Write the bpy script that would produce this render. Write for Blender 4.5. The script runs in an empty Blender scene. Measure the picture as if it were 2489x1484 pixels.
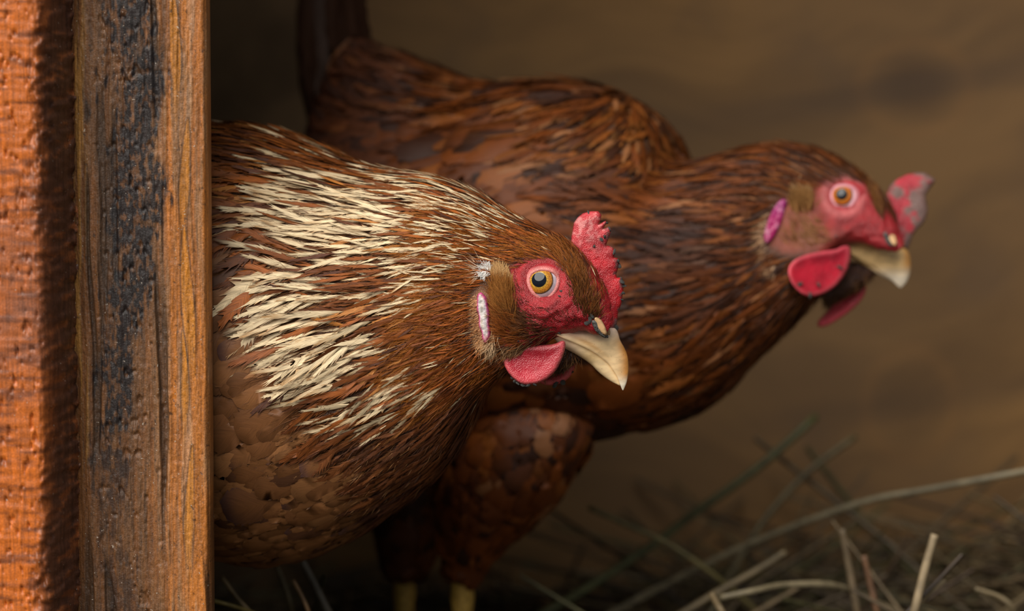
import bpy, math, random
import numpy as np
from mathutils import Vector, Matrix
from mathutils.bvhtree import BVHTree
from mathutils.geometry import delaunay_2d_cdt

# ------------------------------------------------------------------ camera, sky, exposure
rng = np.random.default_rng(11)
random.seed(5)
scene = bpy.context.scene
COL = scene.collection
U0 = 0.00015                      # metres per photograph pixel at 1 m
DIST = 1.0                        # distance to the sharp hen's head
PITCH = math.radians(4.0)
PIVOT = np.array([0.0, 0.0, 0.215])
FWD = np.array([0.0, math.cos(PITCH), -math.sin(PITCH)])
UPV = np.array([0.0, math.sin(PITCH), math.cos(PITCH)])
RGT = np.array([1.0, 0.0, 0.0])
CAMP = PIVOT - FWD * DIST

cam_d = bpy.data.cameras.new('camera')
cam = bpy.data.objects.new('camera', cam_d)
COL.objects.link(cam)
cam.location = CAMP
cam.rotation_euler = (math.pi / 2 - PITCH, 0, 0)
cam_d.sensor_width = 36.0
cam_d.lens = 36.0 / (2489 * U0)
cam_d.clip_start = 0.01
cam_d.dof.use_dof = True
cam_d.dof.focus_distance = DIST - 0.008
cam_d.dof.aperture_fstop = 6.2
scene.camera = cam

world = bpy.data.worlds.new('overcast_sky')
scene.world = world
world.use_nodes = True
bg = world.node_tree.nodes['Background']
bg.inputs[0].default_value = (0.84, 0.93, 1.0, 1)
bg.inputs[1].default_value = 0.36

sun_d = bpy.data.lights.new('hazy_sun', 'SUN')
sun = bpy.data.objects.new('hazy_sun', sun_d)
COL.objects.link(sun)
sun_d.energy = 6.0
sun_d.angle = math.radians(58)
sun_d.color = (1.0, 0.95, 0.87)
sun.rotation_euler = Vector((0.38, 0.68, -0.72)).to_track_quat('-Z', 'Y').to_euler()

scene.view_settings.view_transform = 'Standard'
scene.view_settings.look = 'None'
scene.view_settings.gamma = 1.0
scene.view_settings.use_curve_mapping = False
scene.view_settings.exposure = -0.32

# ------------------------------------------------------------------ helpers: geometry in space
def at(px, py, d):
    px = np.asarray(px, float); py = np.asarray(py, float); d = np.asarray(d, float)
    px, py, d = np.broadcast_arrays(px, py, d)
    k = U0 * d
    return (CAMP + RGT * ((px - 1244.5) * k)[..., None] + UPV * (-(py - 742) * k)[..., None]
            + FWD * d[..., None])

def pix(p):
    q = np.asarray(p) - CAMP
    d = q @ FWD
    return np.stack([1244.5 + (q @ RGT) / (U0 * d), 742 - (q @ UPV) / (U0 * d)], -1), d

def unit(v):
    v = np.asarray(v, float)
    return v / np.maximum(np.linalg.norm(v, axis=-1, keepdims=True), 1e-12)

def smooth(a, b, x):
    t = np.clip((np.asarray(x, float) - a) / (b - a), 0, 1)
    return t * t * (3 - 2 * t)

def hash2(ix, iy, seed):
    h = (ix.astype(np.int64) * 374761393 + iy.astype(np.int64) * 668265263 + seed * 974711) & 0x7fffffff
    h = ((h ^ (h >> 13)) * 1274126177) & 0x7fffffff
    h = (h ^ (h >> 16)) & 0xffff
    return h / 65535.0

def vnoise(x, y, seed=0):
    x = np.asarray(x, float); y = np.asarray(y, float)
    ix = np.floor(x).astype(np.int64); iy = np.floor(y).astype(np.int64)
    fx = x - ix; fy = y - iy
    fx = fx * fx * (3 - 2 * fx); fy = fy * fy * (3 - 2 * fy)
    a = hash2(ix, iy, seed); b = hash2(ix + 1, iy, seed)
    c = hash2(ix, iy + 1, seed); d = hash2(ix + 1, iy + 1, seed)
    return (a * (1 - fx) + b * fx) * (1 - fy) + (c * (1 - fx) + d * fx) * fy

def fbm(x, y, seed=0, octaves=4):
    s = 0; amp = 0.5; tot = 0
    for o in range(octaves):
        s = s + amp * vnoise(x * 2 ** o, y * 2 ** o, seed + 17 * o); tot += amp; amp *= 0.5
    return s / tot

def inpoly(x, y, poly):
    x = np.asarray(x, float); y = np.asarray(y, float)
    inside = np.zeros(x.shape, bool)
    n = len(poly)
    for i in range(n):
        x0, y0 = poly[i]; x1, y1 = poly[(i + 1) % n]
        if y0 == y1: continue
        c = ((y0 > y) != (y1 > y)) & (x < (x1 - x0) * (y - y0) / (y1 - y0) + x0)
        inside ^= c
    return inside

def polydist(x, y, poly):
    x = np.asarray(x, float); y = np.asarray(y, float)
    best = np.full(x.shape, 1e9)
    n = len(poly)
    for i in range(n):
        ax, ay = poly[i]; bx, by = poly[(i + 1) % n]
        dx, dy = bx - ax, by - ay
        l2 = dx * dx + dy * dy
        if l2 < 1e-9: continue
        t = np.clip(((x - ax) * dx + (y - ay) * dy) / l2, 0, 1)
        best = np.minimum(best, np.hypot(x - ax - t * dx, y - ay - t * dy))
    return best

def sdf(x, y, poly):
    """positive inside"""
    d = polydist(x, y, poly)
    return np.where(inpoly(x, y, poly), d, -d)

def chaikin(poly, it=2):
    p = np.array(poly, float)
    for _ in range(it):
        q = np.roll(p, -1, axis=0)
        p = np.stack([0.75 * p + 0.25 * q, 0.25 * p + 0.75 * q], 1).reshape(-1, 2)
    return p

def resample(poly, step):
    p = np.array(poly, float)
    out = []
    for i in range(len(p)):
        a, b = p[i], p[(i + 1) % len(p)]
        n = max(1, int(round(np.linalg.norm(b - a) / step)))
        for k in range(n): out.append(a + (b - a) * k / n)
    return np.array(out)

def catmull(P, ts):
    P = np.asarray(P, float); n = len(P)
    i = np.clip(np.floor(ts).astype(int), 0, n - 2); f = (ts - i)[:, None]
    p0 = P[np.maximum(i - 1, 0)]; p1 = P[i]; p2 = P[i + 1]; p3 = P[np.minimum(i + 2, n - 1)]
    return 0.5 * (2 * p1 + (p2 - p0) * f + (2 * p0 - 5 * p1 + 4 * p2 - p3) * f ** 2
                  + (3 * p1 - p0 - 3 * p2 + p3) * f ** 3)

# ------------------------------------------------------------------ helpers: objects
def mesh_from(name, V, F, col=None, fuv=None, smooth_shade=True):
    V = np.asarray(V, np.float32)
    me = bpy.data.meshes.new(name)
    if isinstance(F, np.ndarray):
        nf, k = F.shape
        me.vertices.add(len(V)); me.vertices.foreach_set('co', V.ravel())
        me.loops.add(nf * k); me.loops.foreach_set('vertex_index', F.astype(np.int32).ravel())
        me.polygons.add(nf)
        me.polygons.foreach_set('loop_start', np.arange(nf, dtype=np.int32) * k)
        me.update(calc_edges=True)
    else:
        me.from_pydata([tuple(map(float, v)) for v in V], [], [tuple(map(int, f)) for f in F])
        me.update()
    if smooth_shade:
        me.polygons.foreach_set('use_smooth', np.ones(len(me.polygons), bool))
    if col is not None:
        c = np.ones((len(V), 4), np.float32); c[:, :3] = col
        a = me.attributes.new('col', 'FLOAT_COLOR', 'POINT'); a.data.foreach_set('color', c.ravel())
    if fuv is not None:
        a = me.attributes.new('fuv', 'FLOAT_VECTOR', 'POINT')
        a.data.foreach_set('vector', np.asarray(fuv, np.float32).ravel())
    return me

def add(name, me, mat, parent=None, label=None, cat=None, kind=None, group=None):
    o = bpy.data.objects.new(name, me)
    COL.objects.link(o)
    if mat is not None and me is not None and not me.materials: me.materials.append(mat)
    if parent is not None: o.parent = parent
    if label: o['label'] = label
    if cat: o['category'] = cat
    if kind: o['kind'] = kind
    if group: o['group'] = group
    return o

def empty(name, loc, label, cat, group=None):
    o = bpy.data.objects.new(name, None); COL.objects.link(o)
    o.location = loc; o['label'] = label; o['category'] = cat; o.empty_display_size = 0.02
    if group: o['group'] = group
    return o

# ------------------------------------------------------------------ materials
class NT:
    def __init__(s, name):
        s.m = bpy.data.materials.new(name); s.m.use_nodes = True
        s.t = s.m.node_tree; s.b = s.t.nodes['Principled BSDF']
    def n(s, typ, **kw):
        x = s.t.nodes.new(typ)
        for k, v in kw.items(): setattr(x, k, v)
        return x
    def put(s, sock, v):
        if isinstance(v, bpy.types.NodeSocket): s.t.links.new(v, sock)
        elif v is not None: sock.default_value = v
    def math(s, op, a, b=0.0, c=None):
        x = s.n('ShaderNodeMath', operation=op)
        s.put(x.inputs[0], a); s.put(x.inputs[1], b)
        if c is not None: s.put(x.inputs[2], c)
        return x.outputs[0]
    def attr(s, name):
        return s.n('ShaderNodeAttribute', attribute_name=name)
    def noise(s, vec, scale, detail=3.0, rough=0.5):
        x = s.n('ShaderNodeTexNoise'); s.put(x.inputs['Vector'], vec)
        x.inputs['Scale'].default_value = scale; x.inputs['Detail'].default_value = detail
        x.inputs['Roughness'].default_value = rough
        return x.outputs['Fac']
    def voro(s, vec, scale, feature='F1'):
        x = s.n('ShaderNodeTexVoronoi', feature=feature); s.put(x.inputs['Vector'], vec)
        x.inputs['Scale'].default_value = scale
        return x.outputs['Distance']
    def ramp(s, f, lo, hi, a=0.0, b=1.0):
        x = s.n('ShaderNodeMapRange'); x.interpolation_type = 'SMOOTHSTEP'
        s.put(x.inputs[0], f); s.put(x.inputs[1], lo); s.put(x.inputs[2], hi); s.put(x.inputs[3], a); s.put(x.inputs[4], b)
        return x.outputs[0]
    def mix(s, f, a, b, blend='MIX'):
        x = s.n('ShaderNodeMix', data_type='RGBA', blend_type=blend)
        s.put(x.inputs[0], f)
        s.put(x.inputs[6], a if isinstance(a, bpy.types.NodeSocket) else (*a, 1))
        s.put(x.inputs[7], b if isinstance(b, bpy.types.NodeSocket) else (*b, 1))
        return x.outputs[2]
    def scalecol(s, c, f):
        x = s.n('ShaderNodeVectorMath', operation='SCALE'); s.put(x.inputs[0], c); s.put(x.inputs[3], f)
        return x.outputs[0]
    def obj(s): return s.n('ShaderNodeTexCoord').outputs['Object']
    def mapping(s, vec, scale=(1, 1, 1), rot=(0, 0, 0), loc=(0, 0, 0)):
        x = s.n('ShaderNodeMapping'); s.put(x.inputs[0], vec)
        x.inputs['Scale'].default_value = scale; x.inputs['Rotation'].default_value = rot; x.inputs['Location'].default_value = loc
        return x.outputs[0]
    def bump(s, h, strength, dist):
        x = s.n('ShaderNodeBump'); s.put(x.inputs['Height'], h)
        x.inputs['Strength'].default_value = strength; x.inputs['Distance'].default_value = dist
        s.t.links.new(x.outputs[0], s.b.inputs['Normal'])
    def set(s, **kw):
        for k, v in kw.items():
            s.put(s.b.inputs[k.replace('_', ' ')], v)

def mat_feather(name, fv, fu, lo, hi, bst):
    m = NT(name)
    f = m.attr('fuv').outputs['Vector']
    sp = m.n('ShaderNodeSeparateXYZ'); m.put(sp.inputs[0], f)
    au = m.math('ABSOLUTE', sp.outputs[0])
    b = m.math('SUBTRACT', m.math('MULTIPLY', sp.outputs[1], fv), m.math('MULTIPLY', au, fu))
    cb = m.n('ShaderNodeCombineXYZ')
    m.put(cb.inputs[0], b); m.put(cb.inputs[1], m.math('MULTIPLY', sp.outputs[0], 1.5)); m.put(cb.inputs[2], m.math('MULTIPLY', sp.outputs[2], 91.0))
    n = m.noise(cb.outputs[0], 1.0, 2.0, 0.6)
    col = m.attr('col').outputs['Color']
    k = m.ramp(n, 0.25, 0.75, lo, hi)
    m.set(Base_Color=m.scalecol(col, k), Roughness=0.48, Specular_IOR_Level=0.22)
    m.bump(n, bst, 0.0004)
    return m.m

def mat_col(name, rough=0.5, spec=0.4, nscale=900, namp=(0.8, 1.2), bump=0.0, bdist=0.0003, coat=0.0):
    m = NT(name)
    n = m.noise(m.obj(), nscale, 3)
    col = m.attr('col').outputs['Color']
    m.set(Base_Color=m.scalecol(col, m.ramp(n, 0.3, 0.7, *namp)), Roughness=rough, Specular_IOR_Level=spec, Coat_Weight=coat, Coat_Roughness=0.05)
    if bump: m.bump(n, bump, bdist)
    return m.m

def mat_skin(name, vs, fleck=0.5, sss=0.12, bstr=0.7):
    m = NT(name)
    o = m.obj()
    v = m.voro(o, vs)
    n = m.noise(o, vs * 0.35, 3)
    n2 = m.noise(o, vs * 0.06, 2)
    col = m.attr('col').outputs['Color']
    c = m.scalecol(col, m.ramp(n2, 0.3, 0.7, 0.8, 1.18))
    pale = m.mix(0.5, c, (0.80, 0.34, 0.34))
    f = m.math('MULTIPLY', m.ramp(v, 0.45, 0.1), m.ramp(n, 0.42, 0.68, 0.0, fleck))
    m.set(Base_Color=m.mix(f, c, pale), Roughness=0.30, Specular_IOR_Level=0.5,
          Subsurface_Weight=sss, Subsurface_Radius=(0.0016, 0.0005, 0.0004), Subsurface_Scale=1.0)
    m.bump(m.math('SUBTRACT', m.math('MULTIPLY', n, 1.2), v), bstr, 0.0004)
    return m.m

def mat_beak():
    m = NT('beak_horn')
    o = m.obj()
    col = m.attr('col').outputs['Color']
    n = m.noise(m.mapping(o, (160, 160, 420), (0, 0.75, 0)), 1.0, 3)
    n3 = m.noise(o, 1500, 2)
    c = m.scalecol(col, m.ramp(n, 0.3, 0.7, 0.82, 1.12))
    spots = m.ramp(n3, 0.70, 0.76)
    m.set(Base_Color=m.mix(m.math('MULTIPLY', spots, 0.6), c, (0.12, 0.05, 0.02)), Roughness=0.3, Specular_IOR_Level=0.45,
          Subsurface_Weight=0.0)
    m.bump(n, 0.10, 0.0003)
    return m.m

def mat_plain(name, rgb, rough=0.6, spec=0.3, nscale=500, amp=(0.75, 1.25), bump=0.3, bdist=0.0005):
    m = NT(name)
    o = m.obj(); n = m.noise(o, nscale, 4)
    m.set(Base_Color=m.scalecol(m.mix(0.0, rgb, rgb), m.ramp(n, 0.3, 0.7, *amp)), Roughness=rough, Specular_IOR_Level=spec)
    if bump: m.bump(n, bump, bdist)
    return m.m

M_FEATHER = mat_feather('feather_barbs', 30.0, 10.0, 0.62, 1.28, 0.35)
M_SCALE = mat_feather('breast_feather_barbs', 62.0, 34.0, 0.80, 1.16, 0.18)
M_SKIN = mat_skin('bare_face_skin', 3100, 0.5, 0.04, 0.7)
M_COMB = mat_skin('comb_skin', 2700, 1.0, 0.06, 0.6)
M_WATTLE = mat_skin('wattle_skin', 2300, 0.6, 0.12, 0.4)
M_BEAK = mat_beak()
M_DOWN = mat_col('hair_strand', 0.5, 0.16, 3000, (0.85, 1.15))
M_BALL = mat_plain('eye_membrane', (0.62, 0.52, 0.58), 0.15, 0.5, 900, (0.9, 1.1), 0.0)
M_IRIS = mat_col('eye_iris', 0.12, 0.5, 2600, (0.6, 1.35), 0.0, 0.0, 0.6)
M_PUPIL = mat_plain('eye_pupil', (0.004, 0.005, 0.010), 0.05, 0.42, 10, (1, 1), 0.0)
M_LID = mat_skin('eyelid_skin', 2600, 0.6, 0.15, 0.4)
M_LOBE = mat_col('earlobe_skin', 0.35, 0.45, 1100, (0.7, 1.25), 0.5, 0.0006)
M_DIRT_SLIT = mat_plain('caked_dirt_and_slit_dark', (0.085, 0.083, 0.076), 0.55, 0.5, 1800, (0.4, 2.2), 0.8, 0.0006)  # dirt clods, and the painted dark of the nostril openings
M_LEG = mat_plain('leg_scales', (0.42, 0.25, 0.05), 0.5, 0.3, 450, (0.7, 1.2), 0.5, 0.0008)

# ------------------------------------------------------------------ the setting: coop shell
def box_mesh(name, x0, x1, y0, y1, z0, z1):
    V = [(x, y, z) for x in (x0, x1) for y in (y0, y1) for z in (z0, z1)]
    F = [(0, 1, 3, 2), (4, 6, 7, 5), (0, 4, 5, 1), (2, 3, 7, 6), (0, 2, 6, 4), (1, 5, 7, 3)]
    return mesh_from(name, V, F, smooth_shade=False)

def mat_wall():
    m = NT('stained_plywood')
    o = m.obj()
    r = m.mapping(o, (5.0, 1, 26.0), (0, math.radians(13), 0))
    w = m.noise(o, 5.0, 2)
    warp = m.n('ShaderNodeVectorMath', operation='ADD'); m.put(warp.inputs[0], r)
    cw = m.n('ShaderNodeCombineXYZ'); m.put(cw.inputs[2], m.math('MULTIPLY', w, 5.0)); m.put(warp.inputs[1], cw.outputs[0])
    grain = m.noise(warp.outputs[0], 1.0, 4, 0.6)
    blot = m.noise(o, 14.0, 3)
    big = m.noise(o, 3.2, 2)
    c = m.mix(m.ramp(grain, 0.3, 0.72), (0.102, 0.054, 0.020), (0.215, 0.112, 0.037))
    c = m.mix(m.ramp(blot, 0.56, 0.74, 0.0, 0.55), c, (0.078, 0.048, 0.029))
    c = m.mix(m.ramp(big, 0.42, 0.68, 0.0, 0.5), c, (0.140, 0.084, 0.044))
    # two knots and the dark grain that runs into them
    sep = m.n('ShaderNodeSeparateXYZ'); m.put(sep.inputs[0], o)
    for kx, kz, rx, rz in ((KN[0][0], KN[0][1], 0.017, 0.014), (KN[1][0], KN[1][1], 0.014, 0.017)):
        dx = m.math('SUBTRACT', sep.outputs[0], kx); dz = m.math('SUBTRACT', sep.outputs[2], kz)
        rr = m.math('SQRT', m.math('ADD', m.math('POWER', m.math('DIVIDE', dx, rx), 2.0), m.math('POWER', m.math('DIVIDE', dz, rz), 2.0)))
        c = m.mix(m.ramp(rr, 1.7, 0.4, 0.0, 0.5 if kz > 0.2 else 0.14), c, (0.045, 0.028, 0.020))
        c = m.mix(m.math('MULTIPLY', m.ramp(rr, 1.25, 1.6), m.ramp(rr, 2.1, 1.7, 0.0, 0.12)), c, (0.26, 0.12, 0.04))
        dzs = m.math('SUBTRACT', dz, m.math('MULTIPLY', dx, 0.16))
        st = m.math('MULTIPLY', m.ramp(m.math('ABSOLUTE', dzs), 0.013, 0.002), m.ramp(m.math('ABSOLUTE', dx), 0.2, 0.02, 0.0, 0.45 if kz > 0.2 else 0.2))
        c = m.mix(st, c, (0.06, 0.040, 0.028))
    m.set(Base_Color=c, Roughness=0.75, Specular_IOR_Level=0.2)
    m.bump(grain, 0.3, 0.002)
    return m.m

WALL_Y = 0.43
kd = WALL_Y + DIST
KN = []
for (kpx, kpy) in ((2222, 212), (2215, 985)):
    p = at(kpx, kpy, kd); KN.append((float(p[0]), float(p[2])))
M_WALL = mat_wall()
M_DARKWOOD = mat_plain('dim_old_timber', (0.105, 0.062, 0.030), 0.8, 0.2, 22, (0.7, 1.3), 0.4, 0.002)
M_SOIL = mat_plain('trodden_soil', (0.040, 0.028, 0.019), 0.95, 0.1, 60, (0.5, 1.5), 0.8, 0.006)
M_YARD = mat_plain('yard_ground', (0.11, 0.095, 0.075), 0.95, 0.1, 20, (0.7, 1.3), 0.6, 0.01)

add('wall_back', box_mesh('wall_back', -1.0, 0.75, WALL_Y, WALL_Y + 0.02, -0.02, 1.15), M_WALL, kind='structure')
add('wall_left', box_mesh('wall_left', -1.02, -1.0, 0.0, WALL_Y + 0.02, -0.02, 1.15), M_DARKWOOD, kind='structure')
add('wall_right', box_mesh('wall_right', 0.75, 0.77, -0.02, WALL_Y + 0.02, -0.02, 1.15), M_DARKWOOD, kind='structure')
add('wall_front', box_mesh('wall_front', -1.02, -0.162, -0.0135, -0.005, -0.02, 1.15), M_DARKWOOD, kind='structure')
add('ceiling', box_mesh('ceiling', -1.02, 0.77, -0.10, WALL_Y + 0.02, 1.15, 1.17), M_DARKWOOD, kind='structure')
add('ground', box_mesh('ground', -12, 12, -14, -0.04, -0.05, -0.012), M_YARD, kind='structure')

# floor of the coop: uneven soil, heaped towards the back right
def floor_h(x, y):
    h = 0.010 * fbm(x * 14 + 3, y * 14 + 7, 3) + 0.05 * smooth(0.05, 0.42, y) * (0.35 + 0.65 * smooth(-0.05, 0.35, x))
    return h
gx = np.linspace(-1.0, 0.75, 140); gy = np.linspace(-0.04, WALL_Y, 50)
GX, GY = np.meshgrid(gx, gy)
V = np.stack([GX.ravel(), GY.ravel(), floor_h(GX, GY).ravel() - 0.004], -1)
idx = np.arange(V.shape[0]).reshape(GX.shape)
F = np.stack([idx[:-1, :-1], idx[:-1, 1:], idx[1:, 1:], idx[1:, :-1]], -1).reshape(-1, 4)
add('floor', mesh_from('floor', V, F), M_SOIL, kind='structure')

# dim upright board standing in the back corner
pa = at(300, 742, WALL_Y + DIST - 0.03); pb = at(752, 742, WALL_Y + DIST - 0.03)
add('corner_board', box_mesh('corner_board', float(pa[0]), float(pb[0]), WALL_Y - 0.032, WALL_Y - 0.001, 0.0, 1.149), M_DARKWOOD,
    label='dim grey-brown upright board on the back wall behind the tail', cat='board')

# ------------------------------------------------------------------ the two timbers of the door frame
def timber(name, x0, x1, dfront, thick, relief_fn, col_fn, mat, label, nx, nz, chamfer):
    """a timber whose front is a dense relief grid; chamfer(x in 0..1) gives the fall-back of the face near its edges (m)"""
    d = DIST + dfront
    zt, zb = float(at(0, -160, d)[2]), -0.012
    xs = np.linspace(x0, x1, nx)
    zs = np.concatenate([[1.149, 0.9, 0.6], np.linspace(zt, zb, nz - 3)])
    X, Z = np.meshgrid(xs, zs)
    xm = (X - 1244.5) * U0 * d
    yb = dfront
    pyv = 742 - (Z - float(at(0, 742, d)[2])) / (U0 * d)
    s = (X - x0) / (x1 - x0)
    Y = yb + chamfer(s, pyv) - relief_fn(X, pyv)
    front = np.stack([xm, Y, Z], -1)
    col = col_fn(X, pyv)
    n = nx * nz
    V = front.reshape(-1, 3)
    back = V.copy(); back[:, 1] = yb + thick
    # back sheet only as border ring + simple sides
    idx = np.arange(n).reshape(nz, nx)
    F = [np.stack([idx[:-1, :-1], idx[1:, :-1], idx[1:, 1:], idx[:-1, 1:]], -1).reshape(-1, 4)]
    ring = np.concatenate([idx[0, :], idx[1:, -1], idx[-1, -2::-1], idx[-2:0:-1, 0]])
    bi = n + np.arange(len(ring))
    F.append(np.stack([ring, np.roll(ring, -1), np.roll(bi, -1), bi], -1))
    Vb = back[ring]
    cc = np.array([[ (x0 + x1) / 2 ]])
    Vall = np.concatenate([V, Vb])
    c4 = [bi[0], bi[nx - 1], bi[nx - 1 + nz - 1], bi[2 * nx - 2 + nz - 1]]
    F.append(np.array([[c4[0], c4[1], c4[2], c4[3]]]))
    C = np.concatenate([col.reshape(-1, 3), col.reshape(-1, 3)[ring] * 0.9])
    me = mesh_from(name, Vall, np.concatenate(F), col=C)
    return add(name, me, mat, label=label, cat='timber')

def mat_timber(name, rough, rr, bst=0.55):
    m = NT(name)
    o = m.obj()
    g = m.noise(m.mapping(o, (900, 400, 45)), 1.0, 4, 0.65)
    fine = m.noise(o, 1400, 3, 0.6)
    col = m.attr('col').outputs['Color']
    c = m.scalecol(col, m.ramp(g, 0.28, 0.72, 0.62, 1.32))
    c = m.scalecol(c, m.ramp(fine, 0.3, 0.7, 0.8, 1.2))
    bits = m.ramp(m.noise(o, 900, 1), 0.755, 0.775)
    c = m.mix(m.math('MULTIPLY', bits, 0.7), c, (0.5, 0.42, 0.34))
    m.set(Base_Color=c, Roughness=m.ramp(g, 0.3, 0.7, rough, rr), Specular_IOR_Level=0.45)
    m.bump(m.math('ADD', g, m.math('MULTIPLY', fine, 0.5)), bst, 0.0008)
    return m.m
M_TIMBER = mat_timber('weathered_varnished_wood', 0.55, 0.38)
M_STAIN = mat_timber('orange_stained_wood', 0.5, 0.36, 0.25)

def wb_grain(x, y):
    warp = 26 * (fbm(x / 90, y / 420, 4, 3) - 0.5)
    return fbm((x + warp) / 9.0, y / 260, 9, 3), fbm((x + warp) / 26.0, y / 500, 12, 2)
def wb_relief(x, y):
    g1, g2 = wb_grain(x, y)
    cr = smooth(0.62, 0.75, g2) * 0.0011
    pits = smooth(0.66, 0.8, fbm(x / 16, y / 22, 21, 3)) * 0.0010 * np.exp(-((x - 310) / 90) ** 2)
    return 0.0009 * (g1 - 0.5) - cr - pits + 0.0005 * (fbm(x / 5, y / 14, 31, 2) - 0.5)
def lerp3(a, b, t): return a * (1 - t[..., None]) + np.array(b) * t[..., None]
def wb_col(x, y):
    g1, g2 = wb_grain(x, y)
    base = lerp3(np.ones(x.shape + (3,)) * np.array((0.42, 0.155, 0.034)), (0.33, 0.165, 0.068), smooth(0.35, 0.65, g1))
    base = lerp3(base, (0.47, 0.165, 0.025), smooth(0.5, 0.75, fbm(x / 30, y / 330, 44, 3)) * smooth(370, 430, x) * 0.9)
    base = lerp3(base, (0.50, 0.30, 0.17), smooth(0.55, 0.7, fbm(x / 14, y / 300, 51, 3)) * smooth(340, 420, x) * 0.55)
    base = lerp3(base, (0.120, 0.056, 0.023), (1 - smooth(345, 420, x + 60 * (fbm(x / 60, y / 170, 61) - 0.5))) * 0.8)
    base = lerp3(base, (0.33, 0.17, 0.045), (1 - smooth(195, 225, x)) * smooth(0.5, 0.7, g1))
    base = lerp3(base, (0.05, 0.03, 0.018), smooth(0.56, 0.72, g2) * 0.8)
    for cx, ty, wdt, ln in ((455, 285, 17, 260), (458, 545, 20, 330), (462, 1080, 16, 300), (440, 800, 13, 240), (425, -60, 18, 300)):
        up_ = np.clip((y - ty) / ln, 0, 1); hw = wdt * np.sqrt(up_) * (1 - 0.5 * smooth(0.6, 1.0, up_)) + 0.01
        q = np.abs(x - cx - 8 * np.sin(y / 120.0)) / hw
        on = (y > ty) & (y < ty + ln * 1.3)
        fade = 1 - smooth(0.7, 1.3, (y - ty) / ln)
        base = lerp3(base, (0.50, 0.20, 0.022), np.where(on, (1 - smooth(0.75, 1.0, q)) * fade * 0.85, 0))
        base = lerp3(base, (0.09, 0.045, 0.02), np.where(on, np.exp(-((q - 1.08) / (2.2 / hw)) ** 2) * fade * 0.75, 0))
    # black weathering stain wandering down the middle
    cx = 315 + 25 * np.sin(y / 260.0 + 0.4) - 18 * smooth(700, 1200, y)
    wd = 78 - 26 * smooth(500, 1000, y) + 14 * np.exp(-((y - 130) / 170) ** 2)
    e = np.exp(-((x - cx) / wd) ** 2) + 1.25 * (fbm(x / 30, y / 90, 71, 4) - 0.5) + 0.9 * (fbm(x / 8, y / 40, 72, 3) - 0.5)
    st = smooth(0.50, 0.85, e) * (1 - 0.65 * smooth(0.54, 0.68, fbm(x / 8, y / 16, 77, 3))) * (1 - 0.45 * smooth(1000, 1300, y))
    base = lerp3(base, (0.014, 0.012, 0.014), st * 0.95)
    e2 = np.exp(-((x - 215) / 30) ** 2) * 0.5 + 0.9 * (fbm(x / 18, y / 90, 81, 4) - 0.5)
    base = lerp3(base, (0.03, 0.022, 0.016), smooth(0.5, 0.75, e2) * 0.8)
    sp = smooth(0.78, 0.84, fbm(x / 5, y / 7, 91, 2))
    base = lerp3(base, (0.02, 0.015, 0.012), sp * 0.7)
    return base * np.array((0.84, 0.78, 0.74))
timber('weathered_post', 163, 506, -0.024, 0.014, wb_relief, wb_col, M_TIMBER,
       'weathered brown post with black stain and bare orange grain beside the hen', 172, 640,
       lambda s, y: 0.0035 * (1 - smooth(0.0, 0.16, s)) + 0.0022 * smooth(0.965, 1.0, s) ** 2)

def op_edge(x, y):
    return smooth(70, 132, x + 26 * (fbm(x / 40, y / 34, 101, 3) - 0.5) + 10 * np.sin(y / 190))
def op_relief(x, y):
    e = op_edge(x, y)
    chips = (fbm(x / 15 + y / 60, y / 17, 111, 3) - 0.5) * 0.0095
    return e * chips + (1 - e) * (0.0006 * (fbm(x / 60, y / 9, 121, 3) - 0.5) - 0.0012 * smooth(0.7, 0.78, fbm(x / 9, y / 16, 125, 2)))
def op_col(x, y):
    e = op_edge(x, y)
    g = fbm(x / 70, y / 10, 131, 3)
    base = lerp3(np.ones(x.shape + (3,)) * np.array((0.58, 0.150, 0.018)), (0.22, 0.062, 0.018), smooth(0.48, 0.74, g) * 0.9)
    mid = np.exp(-((y - 720) / 210) ** 2) * (0.55 + 0.9 * (fbm(x / 50, y / 50, 135) - 0.5))
    base = lerp3(base, (0.19, 0.085, 0.055), np.clip(mid, 0, 0.85))
    dk = lerp3(np.ones(x.shape + (3,)) * np.array((0.10, 0.040, 0.022)), (0.27, 0.085, 0.025), smooth(0.56, 0.74, fbm(x / 14 + y / 60, y / 16, 111, 3)))
    return (base * (1 - e[..., None]) + dk * e[..., None]) * np.array((0.85, 0.80, 0.8))
timber('stained_plank', -260, 161, -0.050, 0.036, op_relief, op_col, M_STAIN,
       'glossy orange-stained plank with a chipped dark edge, nearest the camera', 150, 460,
       lambda s, y: 0.030 * smooth(0.82, 1.0, s) ** 1.6)

# ------------------------------------------------------------------ hen building tools
def idw(px, py, ctrl, power=3.5):
    c = np.array(ctrl, float)
    d2 = (px[:, None] - c[None, :, 0]) ** 2 + (py[:, None] - c[None, :, 1]) ** 2 + 30.0
    w = d2 ** (-power / 2); w /= w.sum(1, keepdims=True)
    return w @ c[:, 2:]

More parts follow.
